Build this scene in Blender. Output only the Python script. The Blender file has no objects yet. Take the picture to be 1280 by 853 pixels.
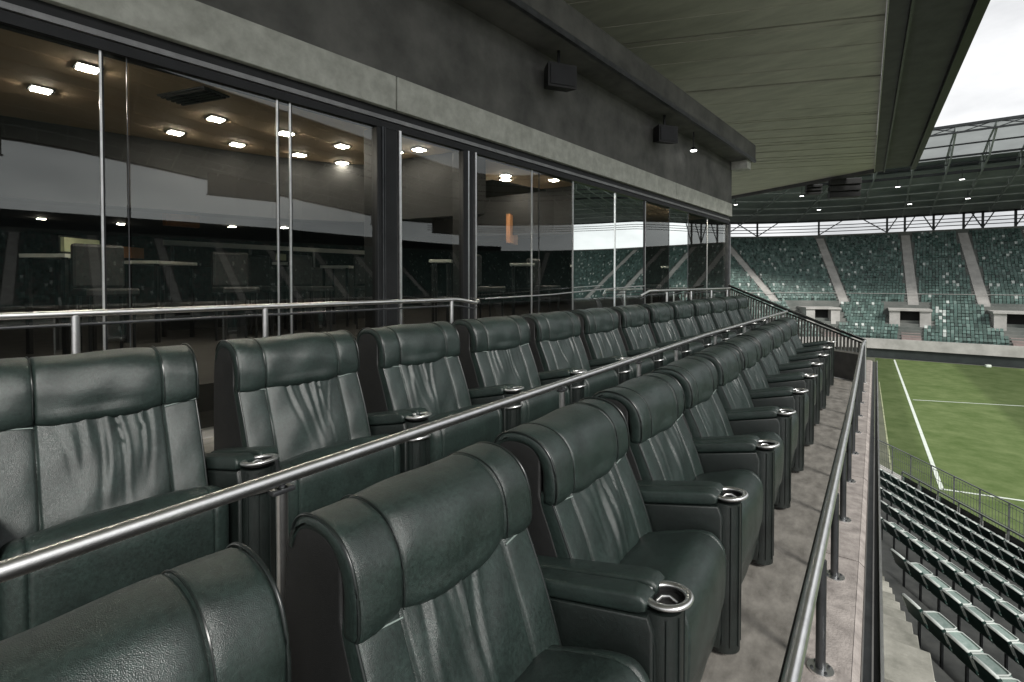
import bpy, bmesh, math, random
from mathutils import Vector, Matrix
random.seed(7)
PI = math.pi
S = bpy.context.scene
COL = S.collection
# ------------------------------------------------------------------ camera
H = 1.67
cam = bpy.data.objects.new('camera', bpy.data.cameras.new('camera'))
COL.objects.link(cam)
cam.location = (0, 0, H)
yaw = math.atan(442 / 600.0)
cam.rotation_euler = (math.radians(89.0), 0, yaw)
cam.data.sensor_width = 36
cam.data.lens = 600 / 1280 * 36
cam.data.shift_y = -0.05
cam.data.clip_start = 0.05
cam.data.clip_end = 1500
S.camera = cam
# ------------------------------------------------------------------ world, sun, exposure
W = bpy.data.worlds.new('World'); S.world = W; W.use_nodes = True
wn = W.node_tree.nodes; wl = W.node_tree.links
bg = wn['Background']
SUN_EL, SUN_AZ = math.radians(38), math.radians(119)   # azimuth measured from +y towards +x
sky = wn.new('ShaderNodeTexSky'); sky.sky_type = 'NISHITA'; sky.sun_disc = False
sky.sun_elevation = SUN_EL; sky.sun_rotation = SUN_AZ
hs = wn.new('ShaderNodeHueSaturation'); hs.inputs['Saturation'].default_value = 0.12
tc = wn.new('ShaderNodeTexCoord')
mp = wn.new('ShaderNodeMapping'); mp.inputs['Scale'].default_value = (1, 1, 2.6)
nz = wn.new('ShaderNodeTexNoise'); nz.inputs['Scale'].default_value = 2.2
nz.inputs['Detail'].default_value = 8; nz.inputs['Roughness'].default_value = 0.55
cr = wn.new('ShaderNodeValToRGB')
cr.color_ramp.elements[0].position = 0.34; cr.color_ramp.elements[0].color = (2.9, 3.0, 3.15, 1)
cr.color_ramp.elements[1].position = 0.66; cr.color_ramp.elements[1].color = (7.9, 7.9, 7.9, 1)
mx = wn.new('ShaderNodeMix'); mx.data_type = 'RGBA'; mx.inputs[0].default_value = 0.8
wl.new(sky.outputs[0], hs.inputs['Color']); wl.new(tc.outputs['Generated'], mp.inputs['Vector'])
wl.new(mp.outputs[0], nz.inputs['Vector']); wl.new(nz.outputs['Fac'], cr.inputs[0])
wl.new(hs.outputs[0], mx.inputs[6]); wl.new(cr.outputs[0], mx.inputs[7])
wl.new(mx.outputs[2], bg.inputs['Color']); bg.inputs['Strength'].default_value = 0.1
sl = bpy.data.lights.new('sun', 'SUN'); sl.energy = 1.7; sl.angle = math.radians(12); sl.color = (1, 0.97, 0.92)
sun = bpy.data.objects.new('sun', sl); COL.objects.link(sun)
sd = Vector((math.sin(SUN_AZ) * math.cos(SUN_EL), math.cos(SUN_AZ) * math.cos(SUN_EL), math.sin(SUN_EL)))
sun.rotation_euler = sd.to_track_quat('Z', 'Y').to_euler()
sun.location = sd * 60
S.view_settings.view_transform = 'Standard'; S.view_settings.look = 'None'
S.view_settings.gamma = 1; S.view_settings.exposure = 0.85

# ------------------------------------------------------------------ materials
def mat(name, base, rough=0.6, metal=0.0, spec=0.5, var=0.0, vscale=3.0, var2=None, bump=0.0, bscale=60.0,
        bdist=0.01, coords='Object', rand=0.0, stretch=(1, 1, 1), emit=None, estr=0.0, ior=None, rvar=0.0):
    m = bpy.data.materials.new(name); m.use_nodes = True
    n = m.node_tree.nodes; l = m.node_tree.links; b = n['Principled BSDF']
    b.inputs['Roughness'].default_value = rough; b.inputs['Metallic'].default_value = metal
    b.inputs['Specular IOR Level'].default_value = spec
    t = n.new('ShaderNodeTexCoord'); mpp = n.new('ShaderNodeMapping')
    mpp.inputs['Scale'].default_value = stretch
    l.new(t.outputs[coords], mpp.inputs[0])
    vec = mpp.outputs[0]
    col = None
    if var or var2:
        z = n.new('ShaderNodeTexNoise'); z.inputs['Scale'].default_value = vscale
        z.inputs['Detail'].default_value = 7; z.inputs['Roughness'].default_value = 0.62
        l.new(vec, z.inputs['Vector'])
        r = n.new('ShaderNodeValToRGB')
        r.color_ramp.elements[0].position = 0.32; r.color_ramp.elements[1].position = 0.68
        c2 = var2 or [c * (1 + var) for c in base]
        c1 = base if var2 else [c * (1 - var) for c in base]
        r.color_ramp.elements[0].color = (*c1, 1); r.color_ramp.elements[1].color = (*c2, 1)
        l.new(z.outputs['Fac'], r.inputs[0]); col = r.outputs[0]
        if rvar:
            mr = n.new('ShaderNodeMapRange'); mr.inputs['To Min'].default_value = rough - rvar
            mr.inputs['To Max'].default_value = rough + rvar
            l.new(z.outputs['Fac'], mr.inputs['Value']); l.new(mr.outputs[0], b.inputs['Roughness'])
    if rand:
        oi = n.new('ShaderNodeObjectInfo'); h = n.new('ShaderNodeHueSaturation')
        mr = n.new('ShaderNodeMapRange'); mr.inputs['To Min'].default_value = 1 - rand; mr.inputs['To Max'].default_value = 1 + rand
        l.new(oi.outputs['Random'], mr.inputs['Value']); l.new(mr.outputs[0], h.inputs['Value'])
        if col: l.new(col, h.inputs['Color'])
        else: h.inputs['Color'].default_value = (*base, 1)
        col = h.outputs[0]
    if col: l.new(col, b.inputs['Base Color'])
    else: b.inputs['Base Color'].default_value = (*base, 1)
    if bump:
        z = n.new('ShaderNodeTexNoise'); z.inputs['Scale'].default_value = bscale; z.inputs['Detail'].default_value = 5
        l.new(vec, z.inputs['Vector'])
        bb = n.new('ShaderNodeBump'); bb.inputs['Strength'].default_value = bump; bb.inputs['Distance'].default_value = bdist
        l.new(z.outputs['Fac'], bb.inputs['Height']); l.new(bb.outputs[0], b.inputs['Normal'])
    if emit:
        b.inputs['Emission Color'].default_value = (*emit, 1); b.inputs['Emission Strength'].default_value = estr
    return m

def leather(name, base, rough=0.4, creases=True):
    m = bpy.data.materials.new(name); m.use_nodes = True
    n = m.node_tree.nodes; l = m.node_tree.links; b = n['Principled BSDF']
    t = n.new('ShaderNodeTexCoord'); oi = n.new('ShaderNodeObjectInfo')
    ad = n.new('ShaderNodeVectorMath'); ad.operation = 'ADD'
    sc_ = n.new('ShaderNodeMath'); sc_.operation = 'MULTIPLY'; sc_.inputs[1].default_value = 37.0
    l.new(oi.outputs['Random'], sc_.inputs[0]); l.new(t.outputs['Object'], ad.inputs[0]); l.new(sc_.outputs[0], ad.inputs[1])
    vec = ad.outputs[0]
    # worn, cloudy colour
    z = n.new('ShaderNodeTexNoise'); z.inputs['Scale'].default_value = 9; z.inputs['Detail'].default_value = 8
    z.inputs['Roughness'].default_value = 0.65; l.new(vec, z.inputs['Vector'])
    r = n.new('ShaderNodeValToRGB'); r.color_ramp.elements[0].position = 0.3; r.color_ramp.elements[1].position = 0.72
    r.color_ramp.elements[0].color = (*[c * 0.72 for c in base], 1); r.color_ramp.elements[1].color = (*[c * 1.4 for c in base], 1)
    l.new(z.outputs['Fac'], r.inputs[0])
    z3 = n.new('ShaderNodeTexNoise'); z3.inputs['Scale'].default_value = 85; z3.inputs['Detail'].default_value = 7; z3.inputs['Roughness'].default_value = .75
    l.new(vec, z3.inputs['Vector']); m3 = n.new('ShaderNodeMapRange'); m3.inputs['From Min'].default_value = .35; m3.inputs['From Max'].default_value = .65
    m3.inputs['To Min'].default_value = .62; m3.inputs['To Max'].default_value = 1.5; l.new(z3.outputs['Fac'], m3.inputs['Value'])
    hv = n.new('ShaderNodeHueSaturation'); l.new(m3.outputs[0], hv.inputs['Value']); l.new(r.outputs[0], hv.inputs['Color']); l.new(hv.outputs[0], b.inputs['Base Color'])
    mr = n.new('ShaderNodeMapRange'); mr.inputs['To Min'].default_value = rough + 0.1; mr.inputs['To Max'].default_value = rough - 0.1
    l.new(z.outputs['Fac'], mr.inputs['Value']); l.new(mr.outputs[0], b.inputs['Roughness'])
    # pebble grain + soft creases
    v = n.new('ShaderNodeTexVoronoi'); v.inputs['Scale'].default_value = 520; l.new(vec, v.inputs['Vector'])
    b1 = n.new('ShaderNodeBump'); b1.inputs['Strength'].default_value = 0.5; b1.inputs['Distance'].default_value = 0.0013
    l.new(v.outputs['Distance'], b1.inputs['Height'])
    z2 = n.new('ShaderNodeTexNoise'); z2.inputs['Scale'].default_value = 16; z2.inputs['Detail'].default_value = 3
    z2.inputs['Distortion'].default_value = 0.4
    l.new(vec, z2.inputs['Vector'])
    b2 = n.new('ShaderNodeBump'); b2.inputs['Strength'].default_value = 0.22; b2.inputs['Distance'].default_value = 0.006
    l.new(z2.outputs['Fac'], b2.inputs['Height']); l.new(b1.outputs[0], b2.inputs['Normal'])
    l.new(b2.outputs[0], b.inputs['Normal'])
    b.inputs['Specular IOR Level'].default_value = 0.78
    return m

M = {}
M['leather'] = leather('green leather', (0.0160, 0.0262, 0.0230), 0.37)
M['leather_side'] = leather('dark leather', (0.0045, 0.005, 0.005), 0.6)
M['leather_arm'] = leather('arm leather', (0.007, 0.011, 0.0098), 0.42)
M['piping'] = mat('piping', (0.012, 0.016, 0.015), 0.3, spec=0.6)
M['thread'] = mat('pale seam edge', (0.22, 0.27, 0.25), 0.5)
M['chrome'] = mat('brushed steel', (0.93, 0.93, 0.92), 0.33, 1.0, var=0.12, vscale=14, bump=0.12, bscale=160, bdist=0.002)
M['steel_dk'] = mat('dark steel', (0.10, 0.105, 0.11), 0.4, 0.8, var=0.25, vscale=8)
M['steel_mid'] = mat('grey anodised trim', (0.30, 0.30, 0.30), 0.45, 0.6, var=0.2, vscale=8)
M['black_metal'] = mat('black frame metal', (0.014, 0.015, 0.016), 0.42, 0.3, var=0.3, vscale=5)
M['black'] = mat('black plastic', (0.012, 0.012, 0.012), 0.5, var=0.3, vscale=9)
M['concrete_floor'] = mat('worn terrace concrete', (0.125, 0.117, 0.103), 0.85, var2=(0.27, 0.255, 0.228), vscale=9, bump=0.5, bscale=160, bdist=0.003, stretch=(1.4, .7, 1))
M['slab'] = mat('pinkish coping concrete', (0.24, 0.215, 0.20), 0.85, var2=(0.47, 0.425, 0.395), vscale=11, bump=0.6, bscale=80, bdist=0.006)
M['fascia'] = mat('fascia concrete', (0.44, 0.445, 0.395), 0.75, var2=(0.66, 0.665, 0.60), vscale=7, bump=0.35, bscale=60, bdist=0.004)
M['dark_wall'] = mat('dark upper wall', (0.075, 0.075, 0.070), 0.7, var2=(0.18, 0.177, 0.163), vscale=1.6, bump=0.3, bscale=25, bdist=0.006)
M['soffit'] = mat('olive roof lining', (0.50, 0.49, 0.42), 0.7, var2=(0.68, 0.665, 0.57), vscale=0.9, bump=0.3, bscale=5.0, bdist=0.02, stretch=(1, 3, 1))
M['gutter'] = mat('dark gutter', (0.08, 0.08, 0.083), 0.6, var=0.3, vscale=1.5)
M['wallgrey'] = mat('grey render', (0.14, 0.14, 0.135), 0.85, var=0.25, vscale=1.2)
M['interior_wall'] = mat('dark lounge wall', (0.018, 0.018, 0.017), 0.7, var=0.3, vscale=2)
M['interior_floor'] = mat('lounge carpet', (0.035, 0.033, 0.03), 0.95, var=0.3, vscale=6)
M['interior_ceiling'] = mat('warm lounge ceiling', (0.42, 0.31, 0.19), 0.8, var2=(0.56, 0.42, 0.28), vscale=0.7)
M['bulk'] = mat('black bulkhead', (0.008, 0.008, 0.008), 0.8, var=0.4, vscale=2)
M['wood'] = mat('amber wood panel', (0.30, 0.12, 0.045), 0.5, var2=(0.42, 0.20, 0.08), vscale=5, stretch=(1, 1, 0.2))
M['tabletop'] = mat('pale tabletop', (0.62, 0.64, 0.58), 0.4, var=0.1, vscale=6)
M['olive_panel'] = mat('pale olive panel', (0.42, 0.45, 0.28), 0.6, var=0.15, vscale=4)
M['dark_chair'] = mat('dark lounge chair', (0.016, 0.017, 0.017), 0.5, var=0.3, vscale=7)
M['lamp'] = mat('lit lamp', (0.9, 0.9, 0.85), 0.5, emit=(1, 0.90, 0.76), estr=110)
M['flood'] = mat('lit floodlamp', (0.9, 0.9, 0.9), 0.5, emit=(1, 1, 0.97), estr=5)
M['stand_conc'] = mat('stand concrete', (0.13, 0.145, 0.135), 0.9, var2=(0.22, 0.225, 0.21), vscale=0.5)
M['stand_light'] = mat('pale stand concrete', (0.40, 0.39, 0.37), 0.9, var2=(0.58, 0.565, 0.54), vscale=0.7)
M['stair'] = mat('stair concrete', (0.20, 0.20, 0.17), 0.9, var2=(0.42, 0.41, 0.36), rand=.2, vscale=3.0, bump=0.4, bscale=30, bdist=0.01)
M['path_red'] = mat('reddish path', (0.26, 0.20, 0.19), 0.9, var2=(0.36, 0.30, 0.28), vscale=0.6)
M['opening'] = mat('dark opening', (0.01, 0.01, 0.01), 0.9)
M['roof_dark'] = mat('dark stand roof', (0.20, 0.235, 0.225), 0.7, var2=(0.36, 0.40, 0.39), vscale=0.25, bump=0.4, bscale=1.5, bdist=0.1)
M['roof_grey'] = mat('grey translucent roof sheet', (0.30, 0.32, 0.32), 0.5, var=0.2, vscale=0.3)
def translucent(name, col):
    m = bpy.data.materials.new(name); m.use_nodes = True
    n = m.node_tree.nodes; l = m.node_tree.links; n.clear()
    o = n.new('ShaderNodeOutputMaterial'); a = n.new('ShaderNodeBsdfDiffuse'); b = n.new('ShaderNodeBsdfTranslucent'); x = n.new('ShaderNodeMixShader')
    t = n.new('ShaderNodeTexCoord'); z = n.new('ShaderNodeTexNoise'); z.inputs['Scale'].default_value = .4; r = n.new('ShaderNodeValToRGB')
    r.color_ramp.elements[0].color = (*[c * .6 for c in col], 1); r.color_ramp.elements[1].color = (*col, 1)
    l.new(t.outputs['Object'], z.inputs['Vector']); l.new(z.outputs['Fac'], r.inputs[0])
    l.new(r.outputs[0], a.inputs[0]); l.new(r.outputs[0], b.inputs[0]); x.inputs[0].default_value = .5
    l.new(a.outputs[0], x.inputs[1]); l.new(b.outputs[0], x.inputs[2]); l.new(x.outputs[0], o.inputs[0]); return m
M['roof_grey'] = translucent('grey translucent roof sheet', (.55, .58, .58))
M['truss'] = mat('dark truss steel', (0.022, 0.026, 0.028), 0.5, 0.2, var=0.3, vscale=1)
M['adwall'] = mat('dark pitch wall', (0.016, 0.022, 0.022), 0.6, var2=(0.035, 0.045, 0.044), vscale=0.6)
M['white_line'] = mat('white paint line', (0.72, 0.78, 0.70), 0.8, var=0.12, vscale=2)
M['tread_shaded'] = mat('tread in seat shade', (0.030, 0.033, 0.032), 0.85, var2=(0.075, 0.078, 0.074), vscale=2.5)  # shadow of the seats is put into the tread colour
M['seat_back'] = mat('green seat shell', (0.012, 0.034, 0.028), 0.42, var=0.25, vscale=8, rand=0.25)
M['seat_pan'] = mat('weathered seat pan', (0.17, 0.25, 0.22), 0.45, var2=(0.32, 0.39, 0.36), vscale=12, rand=0.25)
M['seat_rim'] = mat('pale seat rim', (0.60, 0.64, 0.61), 0.55, rand=0.2)
M['truss_light'] = mat('grey painted truss', (0.34, 0.37, 0.36), 0.5, 0.1, var=0.3, vscale=1)
M['fence'] = mat('fence steel', (0.22, 0.235, 0.23), 0.5, 0.6, var=0.2, vscale=2)
M['wire'] = mat('fence wire', (0.20, 0.22, 0.20), 0.5, 0.5)
M['slat'] = mat('partition slats', (0.18, 0.18, 0.17), 0.6, var=0.2, vscale=6, rand=0.18)
M['partition_dark'] = mat('partition panel', (0.045, 0.045, 0.047), 0.7, var2=(0.09, 0.088, 0.085), vscale=5)

def make_glass(name, tint, refl, rough=0.0):
    m = bpy.data.materials.new(name); m.use_nodes = True
    n = m.node_tree.nodes; l = m.node_tree.links; n.clear()
    o = n.new('ShaderNodeOutputMaterial'); g = n.new('ShaderNodeBsdfGlossy'); g.inputs['Roughness'].default_value = rough
    g.inputs['Color'].default_value = (0.9, 0.95, 0.93, 1)
    tr = n.new('ShaderNodeBsdfTransparent'); tr.inputs[0].default_value = (*tint, 1)
    lw = n.new('ShaderNodeFresnel'); lw.inputs[0].default_value = 1.5
    a = n.new('ShaderNodeMath'); a.operation = 'ADD'; a.inputs[1].default_value = refl; a.use_clamp = True
    ms = n.new('ShaderNodeMixShader')
    l.new(lw.outputs[0], a.inputs[0]); l.new(a.outputs[0], ms.inputs[0])
    l.new(tr.outputs[0], ms.inputs[1]); l.new(g.outputs[0], ms.inputs[2]); l.new(ms.outputs[0], o.inputs[0])
    return m
M['glass'] = make_glass('coated facade glass', (0.62, 0.64, 0.62), 0.05, 0.012)
M['clear'] = make_glass('railing glass', (0.55, 0.66, 0.63), 0.10)

def far_seat_mat():
    m = bpy.data.materials.new('far seats'); m.use_nodes = True
    n = m.node_tree.nodes; l = m.node_tree.links; b = n['Principled BSDF']
    g = n.new('ShaderNodeNewGeometry'); r = n.new('ShaderNodeValToRGB'); r.color_ramp.interpolation = 'CONSTANT'
    e = r.color_ramp.elements
    e[0].position = 0; e[0].color = (0.072, 0.122, 0.106, 1)
    e[1].position = 0.35; e[1].color = (0.095, 0.165, 0.145, 1)
    for p, c in ((0.62, (0.115, 0.190, 0.168)), (0.84, (0.042, 0.07, 0.062)), (0.90, (0.20, 0.29, 0.26)), (0.965, (0.58, 0.63, 0.60))):  # palest tones put sunlit seat-edge specks into the colour of random seats
        q = e.new(p); q.color = (*c, 1)
    l.new(g.outputs['Random Per Island'], r.inputs[0]); l.new(r.outputs[0], b.inputs['Base Color'])
    b.inputs['Roughness'].default_value = 0.5
    return m
M['far_seats'] = far_seat_mat()

def grass_mat():
    m = bpy.data.materials.new('pitch grass'); m.use_nodes = True
    n = m.node_tree.nodes; l = m.node_tree.links; b = n['Principled BSDF']
    t = n.new('ShaderNodeTexCoord')
    sx = n.new('ShaderNodeSeparateXYZ'); l.new(t.outputs['Object'], sx.inputs[0])
    a = n.new('ShaderNodeMath'); a.operation = 'MULTIPLY'; a.inputs[1].default_value = 1 / 11.0; l.new(sx.outputs['X'], a.inputs[0])
    w = n.new('ShaderNodeMath'); w.operation = 'PINGPONG'; w.inputs[1].default_value = 0.5; l.new(a.outputs[0], w.inputs[0])
    st = n.new('ShaderNodeMapRange'); st.inputs['From Min'].default_value = 0.22; st.inputs['From Max'].default_value = 0.28
    l.new(w.outputs[0], st.inputs['Value'])
    z = n.new('ShaderNodeTexNoise'); z.inputs['Scale'].default_value = 0.8; z.inputs['Detail'].default_value = 12; z.inputs['Roughness'].default_value = 0.7
    l.new(t.outputs['Object'], z.inputs['Vector'])
    r = n.new('ShaderNodeValToRGB'); r.color_ramp.elements[0].position = 0.3; r.color_ramp.elements[1].position = 0.7
    r.color_ramp.elements[0].color = (0.070, 0.112, 0.030, 1); r.color_ramp.elements[1].color = (0.155, 0.200, 0.080, 1)
    l.new(z.outputs['Fac'], r.inputs[0])
    h = n.new('ShaderNodeHueSaturation'); l.new(r.outputs[0], h.inputs['Color'])
    mv = n.new('ShaderNodeMapRange'); mv.inputs['To Min'].default_value = 0.76; mv.inputs['To Max'].default_value = 1.12
    l.new(st.outputs[0], mv.inputs['Value']); l.new(mv.outputs[0], h.inputs['Value'])
    l.new(h.outputs[0], b.inputs['Base Color']); b.inputs['Roughness'].default_value = 0.9
    b.inputs['Specular IOR Level'].default_value = 0.2
    return m
M['grass'] = grass_mat()

# ------------------------------------------------------------------ mesh helpers
class MB:
    def __init__(s): s.v = []; s.f = []
    def add(s, vs, fs):
        o = len(s.v); s.v += [tuple(p) for p in vs]; s.f += [tuple(i + o for i in f) for f in fs]; return s
    def box(s, x0, x1, y0, y1, z0, z1):
        v = [(x0, y0, z0), (x1, y0, z0), (x1, y1, z0), (x0, y1, z0), (x0, y0, z1), (x1, y0, z1), (x1, y1, z1), (x0, y1, z1)]
        return s.add(v, [(0, 3, 2, 1), (4, 5, 6, 7), (0, 1, 5, 4), (1, 2, 6, 5), (2, 3, 7, 6), (3, 0, 4, 7)])
    def bevbox(s, x0, x1, y0, y1, z0, z1, r=0.006):
        # box with chamfered edges
        bm = bmesh.new(); bmesh.ops.create_cube(bm, size=1)
        for v in bm.verts:
            v.co = Vector((x0 + (v.co.x + .5) * (x1 - x0), y0 + (v.co.y + .5) * (y1 - y0), z0 + (v.co.z + .5) * (z1 - z0)))
        bmesh.ops.bevel(bm, geom=bm.edges[:], offset=r, segments=2, affect='EDGES', profile=0.5)
        bm.verts.index_update()
        s.add([v.co for v in bm.verts], [[v.index for v in f.verts] for f in bm.faces]); bm.free(); return s
    def prism(s, poly, z0, z1):
        n = len(poly)
        a = sum(poly[i][0] * poly[(i + 1) % n][1] - poly[(i + 1) % n][0] * poly[i][1] for i in range(n))
        if a < 0: poly = poly[::-1]
        v = [(x, y, z0) for x, y in poly] + [(x, y, z1) for x, y in poly]
        return s.add(v, [tuple(range(n - 1, -1, -1)), tuple(range(n, 2 * n))] + [(i, (i + 1) % n, n + (i + 1) % n, n + i) for i in range(n)])
    def bar(s, a, b, w, h, up=(0, 0, 1)):
        a = Vector(a); b = Vector(b); d = (b - a).normalized(); up = Vector(up)
        if abs(d.dot(up)) > .98: up = Vector((1, 0, 0))
        x = d.cross(up).normalized(); y = x.cross(d).normalized()
        v = [p + x * (i * w / 2) + y * (j * h / 2) for p in (a, b) for i, j in ((-1, -1), (1, -1), (1, 1), (-1, 1))]
        return s.add(v, [(3, 2, 1, 0), (4, 5, 6, 7), (0, 1, 5, 4), (1, 2, 6, 5), (2, 3, 7, 6), (3, 0, 4, 7)])
    def tube(s, pts, r, n=10, caps=True):
        pts = [Vector(p) for p in pts]; rings = []
        up = Vector((0, 0, 1)); m = len(pts)
        for i, p in enumerate(pts):
            d = (pts[min(i + 1, m - 1)] - pts[max(i - 1, 0)]).normalized()
            if abs(d.dot(up)) > .98: x = Vector((1, 0, 0))
            else: x = d.cross(up).normalized()
            y = x.cross(d).normalized()
            rings.append([p + (x * math.cos(2 * PI * k / n) + y * math.sin(2 * PI * k / n)) * r for k in range(n)])
        vs = [q for g in rings for q in g]; fs = []
        for i in range(m - 1):
            for k in range(n):
                a = i * n + k; b = i * n + (k + 1) % n; fs.append((a, b, b + n, a + n))
        if caps: fs += [tuple(range(n - 1, -1, -1)), tuple(range((m - 1) * n, m * n))]
        return s.add(vs, fs)
    def cyl(s, x, y, z0, z1, r, n=14, r2=None):
        r2 = r if r2 is None else r2
        v = [(x + r * math.cos(2 * PI * k / n), y + r * math.sin(2 * PI * k / n), z0) for k in range(n)] + \
            [(x + r2 * math.cos(2 * PI * k / n), y + r2 * math.sin(2 * PI * k / n), z1) for k in range(n)]
        return s.add(v, [tuple(range(n - 1, -1, -1)), tuple(range(n, 2 * n))] + [(k, (k + 1) % n, n + (k + 1) % n, n + k) for k in range(n)])
    def mesh(s, name, m, smooth=None):
        me = bpy.data.meshes.new(name); me.from_pydata(s.v, [], s.f); me.update()
        bm = bmesh.new(); bm.from_mesh(me); bmesh.ops.recalc_face_normals(bm, faces=bm.faces); bm.to_mesh(me); bm.free()
        me.materials.append(m)
        if smooth is not None:
            me.polygons.foreach_set('use_smooth', [True] * len(me.polygons)); me.set_sharp_from_angle(angle=math.radians(smooth))
        return me
    def build(s, name, m, parent=None, smooth=None):
        return link(name, s.mesh(name, m, smooth), parent)

def link(name, me, parent=None, loc=None):
    o = bpy.data.objects.new(name, me); COL.objects.link(o)
    if parent is not None: o.parent = parent
    if loc is not None: o.location = loc
    return o
def tag(o, label, cat, group=None, kind=None):
    o['label'] = label; o['category'] = cat
    if group: o['group'] = group
    if kind: o['kind'] = kind
    return o
def struct(o, label=None):
    o['kind'] = 'structure'
    if label: o['label'] = label
    return o
def empty(name, loc, rz, label, cat, group=None):
    o = bpy.data.objects.new(name, None); COL.objects.link(o); o.location = loc; o.rotation_euler = (0, 0, rz)
    o.empty_display_size = 0.2
    return tag(o, label, cat, group)
def copy_tree(o, parent=None):
    c = o.copy(); COL.objects.link(c)
    if parent is not None: c.parent = parent
    for ch in list(o.children): copy_tree(ch, c)
    return c
def local(root, w):   # world point to a root's frame (root rotated about z only)
    p = Vector(w) - root.location; a = -root.rotation_euler.z
    return Vector((p.x * math.cos(a) - p.y * math.sin(a), p.x * math.sin(a) + p.y * math.cos(a), p.z))

def catmull(pts, per, closed=False):
    out = []; n = len(pts); V = [Vector(p) for p in pts]
    rng = range(n) if closed else range(n - 1)
    for i in rng:
        p0 = V[(i - 1) % n] if closed or i > 0 else V[0] * 2 - V[1]
        p1 = V[i]; p2 = V[(i + 1) % n]
        p3 = V[(i + 2) % n] if closed or i < n - 2 else V[-1] * 2 - V[-2]
        for k in range(per):
            t = k / per
            out.append(0.5 * ((2 * p1) + (p2 - p0) * t + (2 * p0 - 5 * p1 + 4 * p2 - p3) * t * t + (3 * p1 - p0 - 3 * p2 + p3) * t ** 3))
    if not closed: out.append(V[-1])
    return out

def loft(prof, ys, inset, disp, xoff=0.0, zipcap=False):
    """closed (x,z) profile swept along y; inset(y) shrinks the section near the ends, disp(i, p, y) pushes outwards"""
    n = len(prof); P = [Vector((p[0], p[1])) for p in prof]
    a = sum(P[i].x * P[(i + 1) % n].y - P[(i + 1) % n].x * P[i].y for i in range(n))
    N = []
    for i in range(n):
        t = (P[(i + 1) % n] - P[i - 1]).normalized()
        N.append(Vector((t.y, -t.x)) * (1 if a > 0 else -1))
    mb = MB(); vs = []; fs = []
    for y in ys:
        ins = inset(y)
        for i in range(n):
            q = P[i] + N[i] * (-ins + disp(i, P[i], y))
            vs.append((q.x + xoff, y, q.y))
    m = len(ys)
    for j in range(m - 1):
        for i in range(n):
            i2 = (i + 1) % n
            fs.append((j * n + i, j * n + i2, (j + 1) * n + i2, (j + 1) * n + i))
    if zipcap:      # C-shaped section: close it with a strip between its outer and inner line
        for b in (0, (m - 1) * n):
            for i in range(n // 2 - 1): fs.append((b + i, b + i + 1, b + n - 2 - i, b + n - 1 - i) if i < n // 2 - 1 else (b + i, b + i + 1, b + n - 1 - i))
    else:
        fs.append(tuple(range(n))); fs.append(tuple(range((m - 1) * n + n - 1, (m - 1) * n - 1, -1)))
    return mb.add(vs, fs)

def ysamples(w, r, step, extra=()):
    ys = set()
    for k in range(7):
        e = r * (1 - math.cos(k / 6 * PI / 2)); ys.add(round(-w + e, 5)); ys.add(round(w - e, 5))
    n = max(2, int((2 * w - 2 * r) / step))
    for k in range(n + 1): ys.add(round(-w + r + (2 * w - 2 * r) * k / n, 5))
    for c in extra:
        for d in (-.012, -.006, -.003, 0, .003, .006, .012): ys.add(round(c + d, 5))
    ys = sorted(ys); out = [ys[0]]
    for y in ys[1:]:
        if y - out[-1] > 0.0012: out.append(y)
    return out
def rinset(w, r):
    def f(y):
        e = w - abs(y)
        if e >= r: return 0
        return r - math.sqrt(max(0, r * r - (r - e) ** 2))
    return f

# ================================================================== THE TERRACE (box seats)
def fl(name, poly, z0, z1, m, label=None):
    return struct(MB().prism(poly, z0, z1).build(name, m), label)
A0, A1, A2 = (0.0, 9.78), (-1.2, 10.72), (-2.62, 12.1)      # the end partition's line
fl('terrace_floor', [(-1.47, -3), (-0.25, -3), (-0.10, 9.7), (-1.2, 10.70), (-1.47, 10.9)], -0.2, 0.0, M['concrete_floor'])
fl('upper_terrace_floor', [(-3.1, -3), (-1.474, -3), (-1.474, 10.95), (-2.62, 12.05), (-2.75, 12.2)], -0.2, 0.28, M['concrete_floor'])
fl('walkway', [(-4.2, -3), (-3.104, -3), (-2.754, 12.2), (-3.1, 12.6)], -0.2, 0.56, M['concrete_floor'])
fl('terrace_base', [(-14, -6), (0.02, -6), (0.14, 12.8), (-14, 12.8)], -9, -0.24, M['wallgrey'])

# ---- coping with its slabs
cop = empty('coping', (0, 0, 0), 0, 'long pinkish concrete coping under the front handrail posts', 'coping')
def copx(y): return -0.245 + 0.0135 * y, -0.065 + 0.0135 * y
yy = -2.6
while yy < 12.2:
    y1 = yy + 1.52
    a0, b0 = copx(yy); a1, b1 = copx(y1)
    mb = MB().prism([(a0, yy + .006), (b0, yy + .006), (b1, y1 - .006), (a1, y1 - .006)], -0.2, 0.012)
    mb.add([(b0 + .002, yy + .006, 0.012), (b0 + .03, yy + .006, -0.012), (b1 + .03, y1 - .006, -0.012), (b1 + .002, y1 - .006, 0.012),
            (b0 + .002, yy + .006, -.2), (b0 + .03, yy + .006, -0.2), (b1 + .03, y1 - .006, -0.2), (b1 + .002, y1 - .006, -.2)],
           [(0, 1, 2, 3), (1, 5, 6, 2), (0, 4, 5, 1), (3, 2, 6, 7)])
    mb.build('slab', M['slab'], cop)
    yy = y1
MB().bar((-0.03 - .0135 * 2.6 + .02, -2.6, -0.035), (0.155, 12.5, -0.035), 0.03, 0.06).build('edge_trim', M['steel_dk'], cop)
MB().bar((0.0 - .0135 * 2.6 + .022, -2.6, -0.05), (0.19, 12.5, -0.05), 0.022, 0.10).build('edge_trim', M['black_metal'], cop)
MB().bar((0.02 - .0135 * 2.6 + .02, -2.6, -0.02), (0.208, 12.5, -0.02), 0.012, 0.10).build('edge_trim', M['chrome'], cop)

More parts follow.
